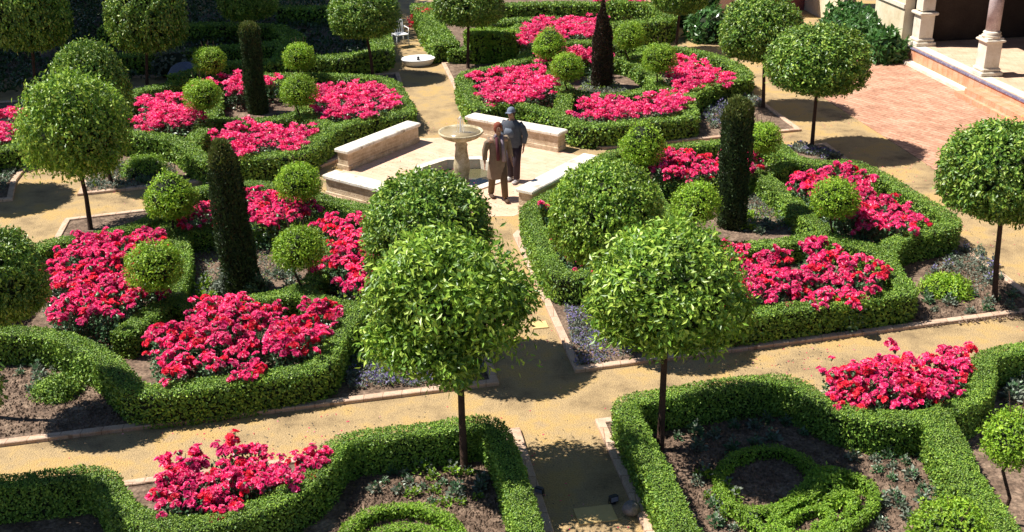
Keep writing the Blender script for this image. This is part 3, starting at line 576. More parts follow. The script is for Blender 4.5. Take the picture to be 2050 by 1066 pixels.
# ------------------------------------------------------------------ roses
def bush_foliage(seed, n=330, R=.27, h=.62):
    r = np.random.default_rng(seed); mb = MB()
    d = unit(r.normal(size=(n, 3))); d[:, 2] = np.abs(d[:, 2]); k = r.uniform(.35, 1, n) ** .5
    P = d * k[:, None] * [R, R, h * .85]; P[:, 2] += .06
    leaves(mb, P, d + r.normal(size=(n, 3)) * .5 + [0, 0, .5], d * .6 + r.normal(size=(n, 3)) * .7, .062 * r.uniform(.7, 1.3, n), .042)
    for k in range(6):
        a = r.uniform(0, 6.28); q = R * .7
        mb.tube([(0, 0, 0), (q * .4 * math.cos(a), q * .4 * math.sin(a), h * .5), (q * math.cos(a), q * math.sin(a), h * .95)], [.009, .007, .004], 5, 1)
    return mb.mesh('rose_bush', [MT['rose_leaf'], MT['bark']])
def truss(seed, mat, nf=3, R=.05):
    """a few full blooms nodding together: concentric petals, pale at the rim"""
    r = np.random.default_rng(seed); mb = MB()
    for k in range(nf):
        a = k * 6.28 / nf + r.uniform(-.4, .4); c = np.array([R * math.cos(a), R * math.sin(a), r.uniform(-.02, .02)]); up = unit(np.array([math.cos(a) * .7, math.sin(a) * .7, 1.]))
        for m, tilt, ps in ((5, .25, .030), (7, .8, .042), (8, 1.3, .048)):
            th = np.arange(m) * 6.28 / m + r.uniform(0, 6.28); s1 = unit(np.cross(up, [1, .3, .2])); s2 = np.cross(up, s1)
            rad = np.cos(th)[:, None] * s1 + np.sin(th)[:, None] * s2; ax = rad * math.sin(tilt) + up * math.cos(tilt) + r.normal(size=(m, 3)) * .12
            leaves(mb, c + rad * .004 - up * .012, up * .8 - rad * .3 + r.normal(size=(m, 3)) * .15, ax, ps * r.uniform(.85, 1.15, m), ps * 1.15, 0, .1)
    mb.tube([(0, 0, -.08), (0, 0, -.01)], [.004, R * .9], 6, 1)
    return mb.mesh('flower_cluster', [MT[mat], MT['rose_leaf']])
BU = [bush_foliage(100 + k) for k in range(4)]
TR = [truss(110 + k, m) for k, m in enumerate(['rose', 'rose2', 'rose', 'rose3', 'rose', 'rose2'])]
def far_blossoms(seed, n=17, R=.27, dens=1.):
    r = np.random.default_rng(seed); mb = MB()
    for k in range(n):
        a = r.uniform(0, 6.28); q = R * math.sqrt(r.random()) * 1.05; c = np.array([q * math.cos(a), q * math.sin(a), r.uniform(.5, .76)])
        m = 46; d = unit(r.normal(size=(m, 3)) + [0, 0, .6]); cc = c + r.normal(size=(m, 3)) * [.03, .03, .015]
        leaves(mb, cc, d + r.normal(size=(m, 3)) * .3, d, .045, .045, 0 if k % 4 else 1, .1)
    return mb.mesh('blossoms', [MT['rose'], MT['rose2'], MT['rose3']])
FB = [far_blossoms(130 + k) for k in range(3)]
def in_poly(x, y, P):
    c = False; j = len(P) - 1
    for i in range(len(P)):
        if (P[i][1] > y) != (P[j][1] > y) and x < (P[j][0] - P[i][0]) * (y - P[i][1]) / (P[j][1] - P[i][1]) + P[i][0]: c = not c
        j = i
    return c
NB = [0]
def roses(pix, label, sp=.53, nt=14, far_=False, z=.66, seed=0, hs=1., noise=.08, tall=.06):
    P = offset_poly(GL(pix, z), -.09 if not far_ else -.05); r = random.Random(seed); xs = [p[0] for p in P]; ys = [p[1] for p in P]
    y = min(ys); row = 0
    while y < max(ys) + .1:
        x = min(xs) + (row % 2) * sp / 2
        while x < max(xs):
            jx, jy = x + r.gauss(0, noise), y + r.gauss(0, noise)
            if in_poly(jx, jy, P):
                b = link('rose_bush', BU[NB[0] % 4], None, (jx, jy, .0), r.uniform(0, 6.28)); s = hs * (1.1 if sp > .5 and not far_ else 1.) * r.uniform(.88, 1.12); b.scale = (s, s, s)
                tag(b, label, 'rose bush', label.replace('crimson rose bush', 'rose bushes')); NB[0] += 1
                if far_: b.scale = (s * 1.34, s * 1.34, s * 1.04); link('blossoms', FB[NB[0] % 3], b, (0, 0, 0), 0)
                else:
                    for k in range(nt):
                        a = r.uniform(0, 6.28); q = .30 * math.sqrt(r.random()); c = link('flower_cluster', TR[r.randrange(6)], b, (q * math.cos(a), q * math.sin(a), .68 - .9 * q * q + r.uniform(-.10, .03) + (tall * r.random() if r.random() < .25 else 0)))
                        c.rotation_euler = (r.gauss(0, .35), r.gauss(0, .35), r.uniform(0, 6.28)); s2 = r.uniform(.75, 1.3); c.scale = (s2, s2, s2)
            x += sp
        y += sp * .87; row += 1
roses([(110, 500), (180, 468), (300, 468), (332, 500), (330, 560), (290, 600), (232, 645), (180, 640), (105, 625)], 'crimson rose bush massed at the left of the front left bed', seed=1)
roses([(285, 690), (335, 650), (420, 618), (520, 618), (640, 605), (648, 630), (612, 695), (480, 735), (325, 748)], 'crimson rose bush massed at the front of the front left bed', seed=2)
roses([(652, 455), (700, 440), (730, 440), (780, 500), (770, 580), (715, 585), (665, 550), (655, 500)], 'crimson rose bush massed right of the left column knot', seed=3)
roses([(365, 450), (390, 405), (500, 378), (560, 390), (630, 398), (615, 420), (560, 432), (500, 435), (420, 442)], 'crimson rose bush massed behind the left column knot', seed=4)
roses([(1440, 520), (1490, 503), (1600, 500), (1650, 486), (1700, 510), (1758, 552), (1735, 582), (1500, 608), (1430, 600)], 'crimson rose bush massed at the front of the front right bed', seed=5)
roses([(1595, 345), (1700, 342), (1760, 385), (1822, 438), (1790, 462), (1700, 468), (1670, 430), (1610, 372)], 'crimson rose bush massed at the right of the front right bed', seed=6)
roses([(1310, 318), (1340, 306), (1420, 312), (1500, 306), (1500, 338), (1420, 348), (1330, 355)], 'crimson rose bush massed behind the right column knot', seed=7)
roses([(1100, 420), (1130, 490), (1170, 525), (1240, 515), (1230, 400), (1150, 400)], 'crimson rose bush half hidden under the yellow tipped orange tree', sp=.6, nt=6, seed=8)
roses([(955, 150), (1000, 145), (1060, 132), (1105, 170), (1105, 198), (1040, 200), (968, 196)], 'crimson rose bush massed left of the reddish column', sp=.66, far_=True, seed=9)
roses([(1140, 208), (1200, 198), (1330, 186), (1358, 194), (1335, 222), (1200, 234)], 'crimson rose bush massed in front of the reddish column', sp=.66, far_=True, seed=10)
roses([(1352, 112), (1400, 118), (1455, 142), (1430, 165), (1368, 180), (1342, 155)], 'crimson rose bush massed right of the reddish column', sp=.66, far_=True, seed=11)
roses([(1080, 118), (1130, 100), (1250, 98), (1230, 112), (1120, 122)], 'crimson rose bush massed behind the reddish column', sp=.68, far_=True, seed=12)
roses([(1040, 66), (1100, 38), (1200, 34), (1210, 74), (1100, 74), (1050, 84)], 'crimson rose bush massed in the sunny far bed', sp=.74, far_=True, seed=13)
roses([(1200, -12), (1290, -15), (1290, 6), (1200, 6)], 'crimson rose bush at the very top edge of the picture', sp=.74, far_=True, seed=14)
roses([(270, 205), (330, 192), (395, 220), (398, 250), (340, 258), (265, 252)], 'crimson rose bush massed left of the slim dark column', sp=.66, far_=True, seed=15)
roses([(405, 268), (500, 252), (605, 252), (608, 276), (560, 294), (480, 300), (425, 290)], 'crimson rose bush massed in front of the slim dark column', sp=.66, far_=True, seed=16)
roses([(630, 172), (700, 165), (770, 170), (780, 200), (735, 222), (640, 232)], 'crimson rose bush massed right of the slim dark column', sp=.66, far_=True, seed=17)
roses([(390, 175), (450, 152), (560, 158), (600, 165), (545, 172), (440, 180)], 'crimson rose bush in the shade behind the slim dark column', sp=.68, far_=True, seed=18)
roses([(-70, 235), (15, 215), (32, 232), (34, 270), (-70, 285)], 'crimson rose bush at the left edge beyond the side path', sp=.68, far_=True, seed=19)
roses([(292, 925), (400, 905), (520, 892), (622, 888), (615, 925), (560, 965), (460, 998), (360, 998), (305, 968)], 'crimson rose bush filling the bottom left niche', sp=.40, nt=14, seed=20, hs=.98, tall=.12)
roses([(1628, 748), (1700, 730), (1830, 705), (1900, 680), (1945, 690), (1938, 735), (1875, 785), (1780, 798), (1675, 780)], 'crimson rose bush filling the bottom right niche', sp=.40, nt=14, seed=21, hs=.98, tall=.12)

# ------------------------------------------------------------------ low plants in the soil
def plug_mesh(seed, mats, n=60, R=.1, h=.12, L=.07, W=.04):
    r = np.random.default_rng(seed); mb = MB(); d = unit(r.normal(size=(n, 3))); d[:, 2] = np.abs(d[:, 2]) + .15
    P = d * r.uniform(.1, .8, n)[:, None] * [R, R, h]
    q = n // 4
    leaves(mb, P[q:], (d + r.normal(size=(n, 3)) * .4 + [0, 0, .6])[q:], (d + r.normal(size=(n, 3)) * .3)[q:], L * .9, W)
    leaves(mb, P[:q] + [0, 0, h * .5], (d + [0, 0, .6])[:q], d[:q], L * .6, W * .8, 1)
    return mb.mesh('seedling', [MT[m] for m in mats])
PLG = [plug_mesh(150, ['silver', 'rose_leaf']), plug_mesh(151, ['rose_leaf', 'silver']), plug_mesh(152, ['silver', 'purple']), plug_mesh(153, ['box_yellow', 'silver'], 70, .12, .12)]
def plugs(pix, n, label, kinds=(0, 1), seed=0, s=1., grid=False, mind=.2):
    P = GL(pix); r = random.Random(seed); xs = [p[0] for p in P]; ys = [p[1] for p in P]; got = []; tries = 0
    while len(got) < n and tries < 4000:
        tries += 1; x = r.uniform(min(xs), max(xs)); y = r.uniform(min(ys), max(ys))
        if in_poly(x, y, P) and all(math.hypot(x - a, y - b) > mind for a, b in got):
            got.append((x, y)); q = s * r.uniform(.7, 1.3)
            o = link('seedling', PLG[r.choice(kinds)], None, (x, y, .03), r.uniform(0, 6.28), (q, q, q)); tag(o, label, 'seedling', label.replace('small', 'the small'))
plugs([(1845, 590), (1900, 590), (2060, 600), (2060, 640), (1860, 645)], 16, 'small silvery seedling in the bare soil at the right corner bed', (0, 1), 1)
plugs([(1850, 560), (1900, 515), (1960, 500), (2010, 545), (1990, 585), (1960, 540), (1880, 545)], 14, 'small grey violet seedling behind the mounded green shrub', (0, 2), 2)
plugs([(1700, 925), (1870, 905), (1910, 960), (1880, 1000), (1770, 960)], 14, 'small seedling with dark leaves below the bottom right curved hedge', (0, 1), 3)
plugs([(1760, 1000), (1850, 1000), (1820, 1066), (1730, 1066)], 7, 'small pale seedling beside the wide ball topiary', (0, 0), 4)
plugs([(1370, 960), (1430, 960), (1520, 1066), (1430, 1066)], 16, 'small seedling between path hedge and looping low edging', (0, 1, 3), 5)
plugs([(1350, 880), (1560, 840), (1640, 870), (1420, 920)], 12, 'small shaded seedling under the round orange tree', (0, 1), 6)
plugs([(730, 985), (780, 945), (960, 950), (980, 1010), (920, 1020), (800, 1000)], 22, 'small pale green weed around the loose leaved orange tree', (0, 3, 1), 7, .9, mind=.16)
plugs([(2010, 745), (2060, 740), (2060, 830), (2010, 800)], 6, 'small silver cabbage like plant behind the right curved hedge', (0, 0), 8, 1.3)
plugs([(1480, 440), (1560, 440), (1600, 470), (1500, 475)], 8, 'small pale seedling inside the right column knot', (0, 3), 9, 1.2)
plugs([(400, 560), (470, 560), (470, 600), (400, 605)], 10, 'small pale seedling inside the left column knot', (0, 3), 10, 1.1)
plugs([(530, 545), (590, 540), (590, 575), (530, 585)], 8, 'small straw coloured seedling right of the leaning column', (0, 0), 11)
plugs([(30, 740), (80, 720), (150, 720), (60, 800)], 8, 'small seedling in the shaded left corner bed', (0, 1), 12)
plugs([(180, 335), (300, 325), (320, 375), (170, 385)], 14, 'small seedling around the low bush at the left side path', (0, 1), 13)
plugs([(1400, 235), (1440, 210), (1500, 190), (1520, 215), (1480, 240), (1420, 262)], 14, 'small silvery seedling beside the hedge notch behind the tall column', (0, 2), 14, 1.2)

def cover(pix, label, mats, n, L, W, h, seed, nm='ground_cover', z=0.):
    P = GL(pix, z); r = np.random.default_rng(seed); xs = [p[0] for p in P]; ys = [p[1] for p in P]; pts = []
    while len(pts) < n:
        x, y = r.uniform(min(xs), max(xs)), r.uniform(min(ys), max(ys))
        if in_poly(x, y, P): pts.append((x, y))
    A = np.array(pts); mb = MB(); cl = cnoise(np.c_[A, np.zeros(n)] * 1., 4, seed); keep = cl > -.45 + .3 * r.normal(size=n); A = A[keep]; n = len(A)
    A = np.c_[A, .04 + h * (.5 + .5 * cnoise(np.c_[A, np.zeros(n)], 9, seed + 1)).clip(0, 1) * r.uniform(.4, 1, n)]
    k = (r.random(n) < .35) & (cnoise(A, 3, seed + 2) > -.2)
    d = unit(r.normal(size=(n, 3)) + [0, 0, .7])
    leaves(mb, A[~k], (r.normal(size=(n, 3)) * .5 + [0, 0, 1])[~k], d[~k], L, W, 0); leaves(mb, A[k] + [0, 0, .02], (r.normal(size=(n, 3)) * .5 + [0, 0, 1])[k], d[k], L * .7, W * .9, 1)
    tag(mb.build(nm, [MT[m] for m in mats]), label, 'ground cover', None, 'stuff')
cover([(1128, 610), (1180, 600), (1260, 640), (1320, 700), (1200, 735), (1150, 740)], 'mauve and silver creeping plants beside the path under the orange trees', ['silver', 'purple'], 6000, .05, .03, .1, 1)
cover([(700, 785), (690, 740), (760, 690), (880, 690), (960, 720), (975, 755), (860, 775)], 'grey violet creeping plants at the corner of the front left bed', ['silver', 'purple'], 9000, .05, .03, .12, 2)
cover([(700, 745), (740, 700), (900, 700), (860, 740)], 'pale green loose clumps behind the grey violet creepers', ['box_yellow', 'silver'], 1800, .06, .035, .16, 3)
cover([(1840, 570), (1880, 525), (1960, 500), (2010, 560), (1960, 590), (1870, 600)], 'grey straw coloured creeping plants around the mounded shrub', ['silver', 'silver'], 1600, .06, .03, .08, 4)
cover([(175, 345), (300, 320), (360, 345), (340, 375), (165, 390)], 'brown green creeping plants at the left side path', ['silver', 'rose_leaf'], 2500, .07, .04, .08, 5)
cover([(1570, 300), (1600, 290), (1690, 318), (1650, 325)], 'pale violet creeping plants at the foot of the mushroom shaped tree', ['silver', 'purple'], 1500, .07, .045, .12, 6)
cover([(1400, 240), (1440, 205), (1500, 190), (1530, 210), (1440, 260)], 'silvery creeping plants behind the right cypress column', ['silver', 'purple'], 2500, .08, .045, .14, 7)
cover([(-60, 330), (50, 330), (20, 365), (0, 400), (-60, 400)], 'grey green creeping plants left of the side path', ['silver', 'rose_leaf'], 2000, .08, .045, .12, 8)
cover([(430, 585), (500, 580), (580, 560), (640, 520), (560, 470), (400, 480), (380, 560)], 'sparse straw coloured ground cover inside the left knot', ['silver', 'box_yellow'], 2500, .05, .03, .06, 9)
cover([(1480, 470), (1600, 460), (1570, 400), (1500, 390)], 'sparse straw coloured ground cover inside the right knot', ['silver', 'box_yellow'], 1800, .06, .035, .1, 10)
cover([(1655, 975), (1720, 965), (1735, 1005), (1660, 1040), (1610, 1030)], 'yellow green clumps inside the looping low edging', ['box_yellow', 'ball'], 1500, .05, .03, .16, 11)
cover([(1150, 200), (1260, 190), (1230, 170), (1170, 160)], 'sparse pale plants at the foot of the reddish column', ['silver', 'box_yellow'], 1500, .08, .05, .12, 12)

cover([(-60, 205), (250, 168), (560, 150), (770, 130), (730, -20), (-60, -20)], 'dark leaf cover added to deepen the shade over the upper left beds', ['dark', 'dark'], 26000, .15, .1, .3, 13, nm='shade_leaf_cover')  # made-up dark leaves that deepen the shade over the upper left soil
def litter(label, n, seed, mats, x0, x1, y0, y1, L=.035):
    r = np.random.default_rng(seed); P = np.c_[r.uniform(x0, x1, n), r.uniform(y0, y1, n), np.full(n, .008)]; k = cnoise(P, .8, seed) + .4 * r.normal(size=n) > .35; P = P[k]; n = len(P)
    mb = MB(); q = r.random(n) < .3; N_ = r.normal(size=(n, 3)) * .15 + [0, 0, 1]; A_ = r.normal(size=(n, 3)) * [1, 1, .08]
    leaves(mb, P[q], N_[q], A_[q], L * r.uniform(.5, 1.3, n)[q], L * .5, 0); leaves(mb, P[~q], N_[~q], A_[~q], L * r.uniform(.5, 1.3, n)[~q], L * .5, 1)
    tag(mb.build('leaf_litter', [MT[m] for m in mats]), label, 'leaf litter', None, 'stuff')
litter('dry leaves and petals scattered over the sandy paths', 30000, 5, ['rose', 'bark_grey'], -9, 10, 8, 30)
def clods(pix, n, seed, label):
    P = GL(pix); r = np.random.default_rng(seed); xs = [p[0] for p in P]; ys = [p[1] for p in P]; pts = []
    while len(pts) < n:
        x, y = r.uniform(min(xs), max(xs)), r.uniform(min(ys), max(ys))
        if in_poly(x, y, P): pts.append((x, y, .035))
    C0 = np.array(pts); q = .006 + .012 * r.random(n) ** 3 * 2.2
    O = np.array([(1, 0, 0), (0, 1, 0), (-1, 0, 0), (0, -1, 0), (0, 0, 1.), (0, 0, -1)]); V = (C0[:, None] + O[None] * q[:, None, None] * r.uniform(.6, 1.4, (n, 6, 1))).reshape(-1, 3)
    F = np.array([(0, 1, 4), (1, 2, 4), (2, 3, 4), (3, 0, 4), (1, 0, 5), (2, 1, 5), (3, 2, 5), (0, 3, 5)]); F = (np.arange(n)[:, None, None] * 6 + F[None]).reshape(-1, 3)
    mb = MB(); mb.add(V, F); tag(mb.build('soil_crumbs', MT['soil']), label, 'soil', None, 'stuff')
clods([(660, 1080), (720, 960), (880, 905), (975, 895), (1040, 1080)], 5000, 1, 'dry crumbs of soil in the bottom left bed')
clods([(1280, 850), (1600, 820), (1880, 880), (1960, 1080), (1420, 1080)], 9000, 2, 'dry crumbs of soil in the bottom right bed')
clods([(1830, 660), (1850, 540), (1940, 500), (2070, 600), (2070, 640)], 4000, 3, 'dry crumbs of soil in the right corner bed')
clods([(-20, 880), (-20, 720), (150, 700), (240, 800), (250, 860)], 3000, 4, 'dry crumbs of soil in the left corner bed')
def shrub(px, py, label, mat, rx, rz, seed, L=.06, W=.03, n=700, z=0., ex=2., name='shrub'):
    x, y = G(px, py, z); me = crown_mesh('shrub', mat, rx, rz, rz * .5, n, 7, L, W, seed, lump=.12, droop=0., spread=.06, ex=ex)
    o = link(name, me, None, (x, y, rz * .25)); tag(o, label, 'shrub'); return o
shrub(1893, 588, 'low mounded bright green shrub in the right corner bed', 'ball', .46, .24, 201)
shrub(118, 790, 'low green mound shrub in the shaded left corner bed', 'box', .36, .2, 202)
shrub(290, 350, 'low green mound shrub at the left side path', 'box_yellow', .55, .34, 203)
shrub(455, 590, 'pale leafy shrub at the foot of the leaning column', 'silver', .2, .42, 204, n=220)
shrub(505, 592, 'dark leafy shrub with pale tips at the column foot', 'rose_leaf', .25, .4, 205, n=220)
shrub(1655, 985, 'brownish green mound in the middle of the looping low edging', 'box_yellow', .25, .22, 206, n=320)
shrub(850, 55, 'reddish flowering shrub at the corner of the far hedge strip', 'rose3', .55, .55, 207, .07, .05, 260)
shrub(1420, 80, 'pale leafy shrub below the pink wall', 'acanthus', .8, .9, 208, .22, .11, 260, name='broad_leaf_shrub')
shrub(1395, 50, 'pale leafy shrub farther along the pink wall', 'acanthus', .8, .9, 209, .22, .11, 260, name='broad_leaf_shrub')
for k, (a, b, s) in enumerate([(1768, 120, .8), (1722, 108, .95), (1695, 78, 1.05), (1745, 88, .9)]):
    shrub(a, b, ['broad leaved green shrub at the near end of the cream wall', 'broad leaved shrub left of the near one by the wall', 'tall broad leaved shrub against the dark doorway', 'broad leaved shrub against the middle of the cream wall'][k], 'acanthus', .85 * s, .95 * s, 210 + k, .26, .12, 300, name='broad_leaf_shrub')
shrub(350, 150, 'reddish pale shrub in the shade left of the slim column', 'silver', .7, .7, 215, .12, .07, 200)

# ------------------------------------------------------------------ benches
def bench(p, q, label, wd=.40, h=.50, out=1):
    """masonry bench; p,q = ends of the garden-facing top edge"""
    p = np.array(p); q = np.array(q); L = np.linalg.norm(q - p); c = (p + q) / 2; a = math.atan2(q[1] - p[1], q[0] - p[0])
    t = empty('stone_bench', (c[0], c[1], 0), a); tag(t, label, 'bench', 'white topped masonry benches around the fountain')
    b = MB(); b.box((0, 0, (h - .09) / 2), (L - .06, wd - .07, h - .09), bev=.01); b.box((0, 0, .06), (L - .02, wd - .03, .12), bev=.01)
    b.build('base', MT['benchbrick'], t)
    c2 = MB(); c2.box((0, 0, h - .045), (L + .04, wd + .04, .09), bev=.02); c2.build('seat', MT['cap'], t)
bench((-3.95, 25.72), (-2.42, 27.95), 'stone bench left of the fountain with sunlit white top and hedge behind')
bench((-1.02, 28.55), (1.28, 26.95), 'stone bench behind the two people')
bench((.28, 22.78), (1.85, 25.1), 'stone bench right of the people seen from its shaded back')
bench((-4.0, 24.1), (-1.9, 22.55), 'stone bench partly hidden by the dense dark orange tree')

# ------------------------------------------------------------------ fountain
f = empty('fountain', (PC[0], PC[1], -.34)); tag(f, 'pale stone pedestal fountain with wide round bowl and thin water jet', 'fountain')
m = MB(); m.lathe([(.26, 0), (.26, .08), (.21, .11), (.17, .16), (.15, .22), (.165, .32), (.19, .45), (.192, .55), (.17, .7), (.145, .85), (.135, .98), (.15, 1.04), (.125, 1.08), (.14, 1.14), (.11, 1.18)], 28); m.build('pedestal', MT['fountain'], f)
m = MB(); m.lathe([(.12, 1.14), (.3, 1.18), (.43, 1.24), (.50, 1.31), (.525, 1.34), (.515, 1.37), (.48, 1.365), (.45, 1.33), (.3, 1.28), (.05, 1.26)], 40); m.build('bowl', MT['fountain'], f)
m = MB(); m.lathe([(.455, 1.325), (.46, 1.335), (.02, 1.34)], 32); m.build('water_surface', MT['bowlwater'], f)
m = MB(); m.tube([(0, 0, 1.3), (.0, 0, 1.5), (0, .0, 1.72)], [.03, .022, .012], 8)
for k in range(7):
    a = k * .9; m.tube([(0, 0, 1.7), (.05 * math.cos(a), .05 * math.sin(a), 1.66), (.1 * math.cos(a), .1 * math.sin(a), 1.35)], [.007, .006, .005], 5)
m.build('water_jet', MT['jet'], f)

# ------------------------------------------------------------------ white low fountain, white urn and small things on the paths
x, y = G(838, 130); t = empty('low_fountain', (x, y, 0), .3); t.scale = (1.1, .9, .72); tag(t, 'low white marble basin lying at the far path crossing', 'fountain')
m = MB(); m.lathe([(.34, 0), (.40, .05), (.47, .22), (.50, .28), (.49, .31), (.44, .31), (.40, .24), (.2, .2), (.03, .2)], 32); m.build('basin', MT['white'], t)
m = MB(); m.lathe([(.035, .2), (.05, .24), (.03, .3), (.05, .34), (.01, .37)], 12); m.build('spout', MT['black'], t)
x, y = G(802, 94); t = empty('garden_chair', (x, y, 0), .5); tag(t, 'white garden chair standing on the far path', 'chair')
m = MB(); m.box((0, 0, .43), (.46, .44, .04), bev=.01); m.build('seat', MT['white'], t)
m = MB(); m.tube([(-.21, .2, .44), (-.21, .25, .85)], .018, 6); m.tube([(.21, .2, .44), (.21, .25, .85)], .018, 6); m.box((0, .24, .84), (.46, .03, .07), bev=.01)
for k in range(5): m.tube([(-.16 + k * .08, .2, .45), (-.16 + k * .08, .245, .82)], .012, 6)
m.build('backrest', MT['white'], t)
for sx in (-1, 1):
    for sy in (-1, 1): m = MB(); m.tube([(sx * .2, sy * .19, .42), (sx * .23, sy * .22, 0)], [.022, .016], 6); m.build('leg', MT['white'], t)
m = MB(); m.tube([(-.23, .22, .66), (-.24, -.18, .64), (-.22, -.2, .43)], .016, 6); m.build('armrest', MT['white'], t)
m = MB(); m.tube([(.23, .22, .66), (.24, -.18, .64), (.22, -.2, .43)], .016, 6); m.build('armrest', MT['white'], t)
def rock(px, py, r, label, mat='greyrock', seed=1, nm='stone'):
    x, y = G(px, py); rr = np.random.default_rng(seed); mb = MB(); n = 14; prof = []
    V = []; 
    for i in range(9):
        a = -math.pi / 2 + math.pi * i / 8
        for j in range(n): V.append((math.cos(a) * math.cos(j * 2 * math.pi / n), math.cos(a) * math.sin(j * 2 * math.pi / n), math.sin(a)))
    V = np.array(V); V *= (1 + .1 * cnoise(V, 2, seed))[:, None] * r; V[:, 2] = V[:, 2] * .85 + r * .75
    Q = [(i * n + j, i * n + (j + 1) % n, (i + 1) * n + (j + 1) % n, (i + 1) * n + j) for i in range(8) for j in range(n)]
    mb.add(V, np.array(Q), 0, True); o = mb.build(nm, MT[mat], None, loc=(x, y, 0)); tag(o, label, 'stone'); return o
rock(1263, 1030, .115, 'round grey stone on the sandy path at the bottom', seed=3)
def floodlight(px, py, rz, label):
    x, y = G(px, py); t = empty('floodlight', (x, y, 0), rz); t.scale = (.55, .55, .55); tag(t, label, 'lamp', 'black floodlights along the bottom path')
    m = MB(); m.box((0, 0, .14), (.22, .12, .16), bev=.02); m.box((0, .07, .14), (.16, .03, .11), bev=.005); m.build('housing', MT['black'], t)
    m = MB(); m.tube([(-.125, 0, .14), (-.125, 0, .02), (.125, 0, .02), (.125, 0, .14)], .01, 6); m.lathe([(.06, 0), (.06, .015), (.02, .02)], 12); m.build('bracket', MT['black'], t)
    m = MB(); m.box((0, -.062, .14), (.18, .006, .12)); m.build('glass', MT['slate'], t)
floodlight(1228, 1008, .4, 'black floodlight beside the grey stone on the path')
floodlight(1080, 992, -.5, 'black floodlight against the left hedge of the bottom path')
def slab(cx, cy, w, d, label, nm='paving_slab'):
    x, y = G(cx, cy); m = MB(); m.box((0, 0, .008), (w, d, .024), bev=.004); o = m.build(nm, MT['slab'], None, loc=(x, y, 0), rz=.18); tag(o, label, 'paving slab')
slab(1192, 1032, .5, .34, 'pale yellow slab at the edge of the leafy shadow')
slab(1080, 652, .27, .26, 'small pale yellow slab on the middle path')
x, y = G(372, 165); m = MB(); m.lathe([(.52, 0), (.54, .1), (.5, .3), (.38, .48), (.2, .58), (.02, .62)], 20); m2 = m.build('covered_mound', MT['slate'], None, loc=(x, y, 0)); tag(m2, 'slate blue cloth covered mound half hidden behind a ball topiary', 'cover')

# ------------------------------------------------------------------ loggia building on the right
E0 = np.array([12.45, 36.1]); ED = unit(np.array([13.42 - 12.53, 29.15 - 35.31])); EN = np.array([-ED[1] * 1., ED[0]]) ; EN = EN if EN[0] > 0 else -EN
ea = math.atan2(ED[1], ED[0])
def fp(u, v): return tuple(E0 + ED * u + EN * v)        # u along the front towards the camera, v into the building
tag(MB().poly([fp(-.3, -4.3), fp(30, -4.0), fp(30, .0), fp(-.3, .0)], .001, .012).build('brick_pavement', MT['brickpave']), kind='structure')
bd = empty('loggia_building', (E0[0], E0[1], 0)); tag(bd, 'cream stone loggia with raised terrace, columns on pedestals and dark interior', 'building')
inv = lambda pts: [(a - E0[0], b - E0[1]) for a, b in pts]
def part(nm, mb, mat, parent=bd): return mb.build(nm, MT[mat] if isinstance(mat, str) else [MT[k] for k in mat], parent)
def pb(u0, u1, v0, v1, z0, z1, mb=None):
    mb = mb or MB(); return mb.poly(inv([fp(u0, v0), fp(u1, v0), fp(u1, v1), fp(u0, v1)]), z0, z1)
part('terrace_floor', pb(.0, 26, .06, 4.4, .02, .50), 'loggia_floor')
part('terrace_riser', pb(-.1, 26, -.02, .06, .0, .44), 'orange')
part('edge_tile', pb(-.1, 26, -.05, .07, .44, .475), 'tile')
part('terrace_edge', pb(-.1, 26, .0705, .4, .44, .507), 'stone')
m = MB(); pb(-.2, 26, -.28, -.022, .012, .10, m); part('plinth_course', m, 'stone')
st = MB(); pb(4.6, 12, -.62, -.285, .013, .15, st); pb(4.9, 12, -.5, -.022, .1505, .30, st); part('step', st, 'orange')
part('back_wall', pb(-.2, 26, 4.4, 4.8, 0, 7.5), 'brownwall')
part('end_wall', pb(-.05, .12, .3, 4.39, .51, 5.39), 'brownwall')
# facade wall continuing away from the camera
w = MB(); pb(-2.1, -.0505, -.02, .45, 0, 7.5, w); pb(-9.5, -4.6, -.02, .45, 0, 7.5, w); pb(-4.6, -2.1, -.02, .45, 2.9, 7.5, w); part('wall', w, 'plaster')
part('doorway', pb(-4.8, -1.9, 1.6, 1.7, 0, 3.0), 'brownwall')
w = MB(); pb(-4.4, -4.25, -.1, .0, 0, 2.9, w); part('door_post', w, 'stone')
mo = MB(); pb(-2.1, -.02, -.075, -.0205, 1.55, 1.68, mo); part('moulding', mo, 'stone')
part('wall_panel', pb(-1.95, -.9, -.05, -.0205, 1.6805, 3.2), 'ochre')
def pedestal(u, v, shaft=True, r=.19):
    cx, cy = fp(u, v); cx -= E0[0]; cy -= E0[1]; p = MB()
    p.box((cx, cy, .507 + .06), (.66, .66, .12), ea, bev=.02); p.box((cx, cy, .507 + .17), (.56, .56, .10), ea, bev=.03); p.box((cx, cy, .507 + .58), (.46, .46, .74), ea, bev=.01)
    p.box((cx, cy, .507 + .98), (.60, .60, .07), ea, bev=.02); p.box((cx, cy, .507 + 1.04), (.5, .5, .06), ea, bev=.015)
    ped = part('pedestal', p, 'stone')
    q = MB(); q.lathe([(.26, 1.57), (.27, 1.62), (.22, 1.66), (.245, 1.70), (.2, 1.74)], 24, (cx, cy, 0)); q.build('column_base', MT['stone'], ped)
    s = MB(); s.lathe([(r, 1.73), (r * 1.02, 2.6), (r * .9, 4.3)], 24, (cx, cy, 0)); part('column', s, 'marble_pink')
    c = MB(); c.lathe([(r * .9, 4.3), (.2, 4.33), (.19, 4.45), (.3, 4.65)], 24, (cx, cy, 0)); c.box((cx, cy, 4.7), (.6, .6, .1), ea, bev=.02); part('capital', c, 'stone')
pedestal(4.3, .42); pedestal(8.3, .42); pedestal(12.3, .42)
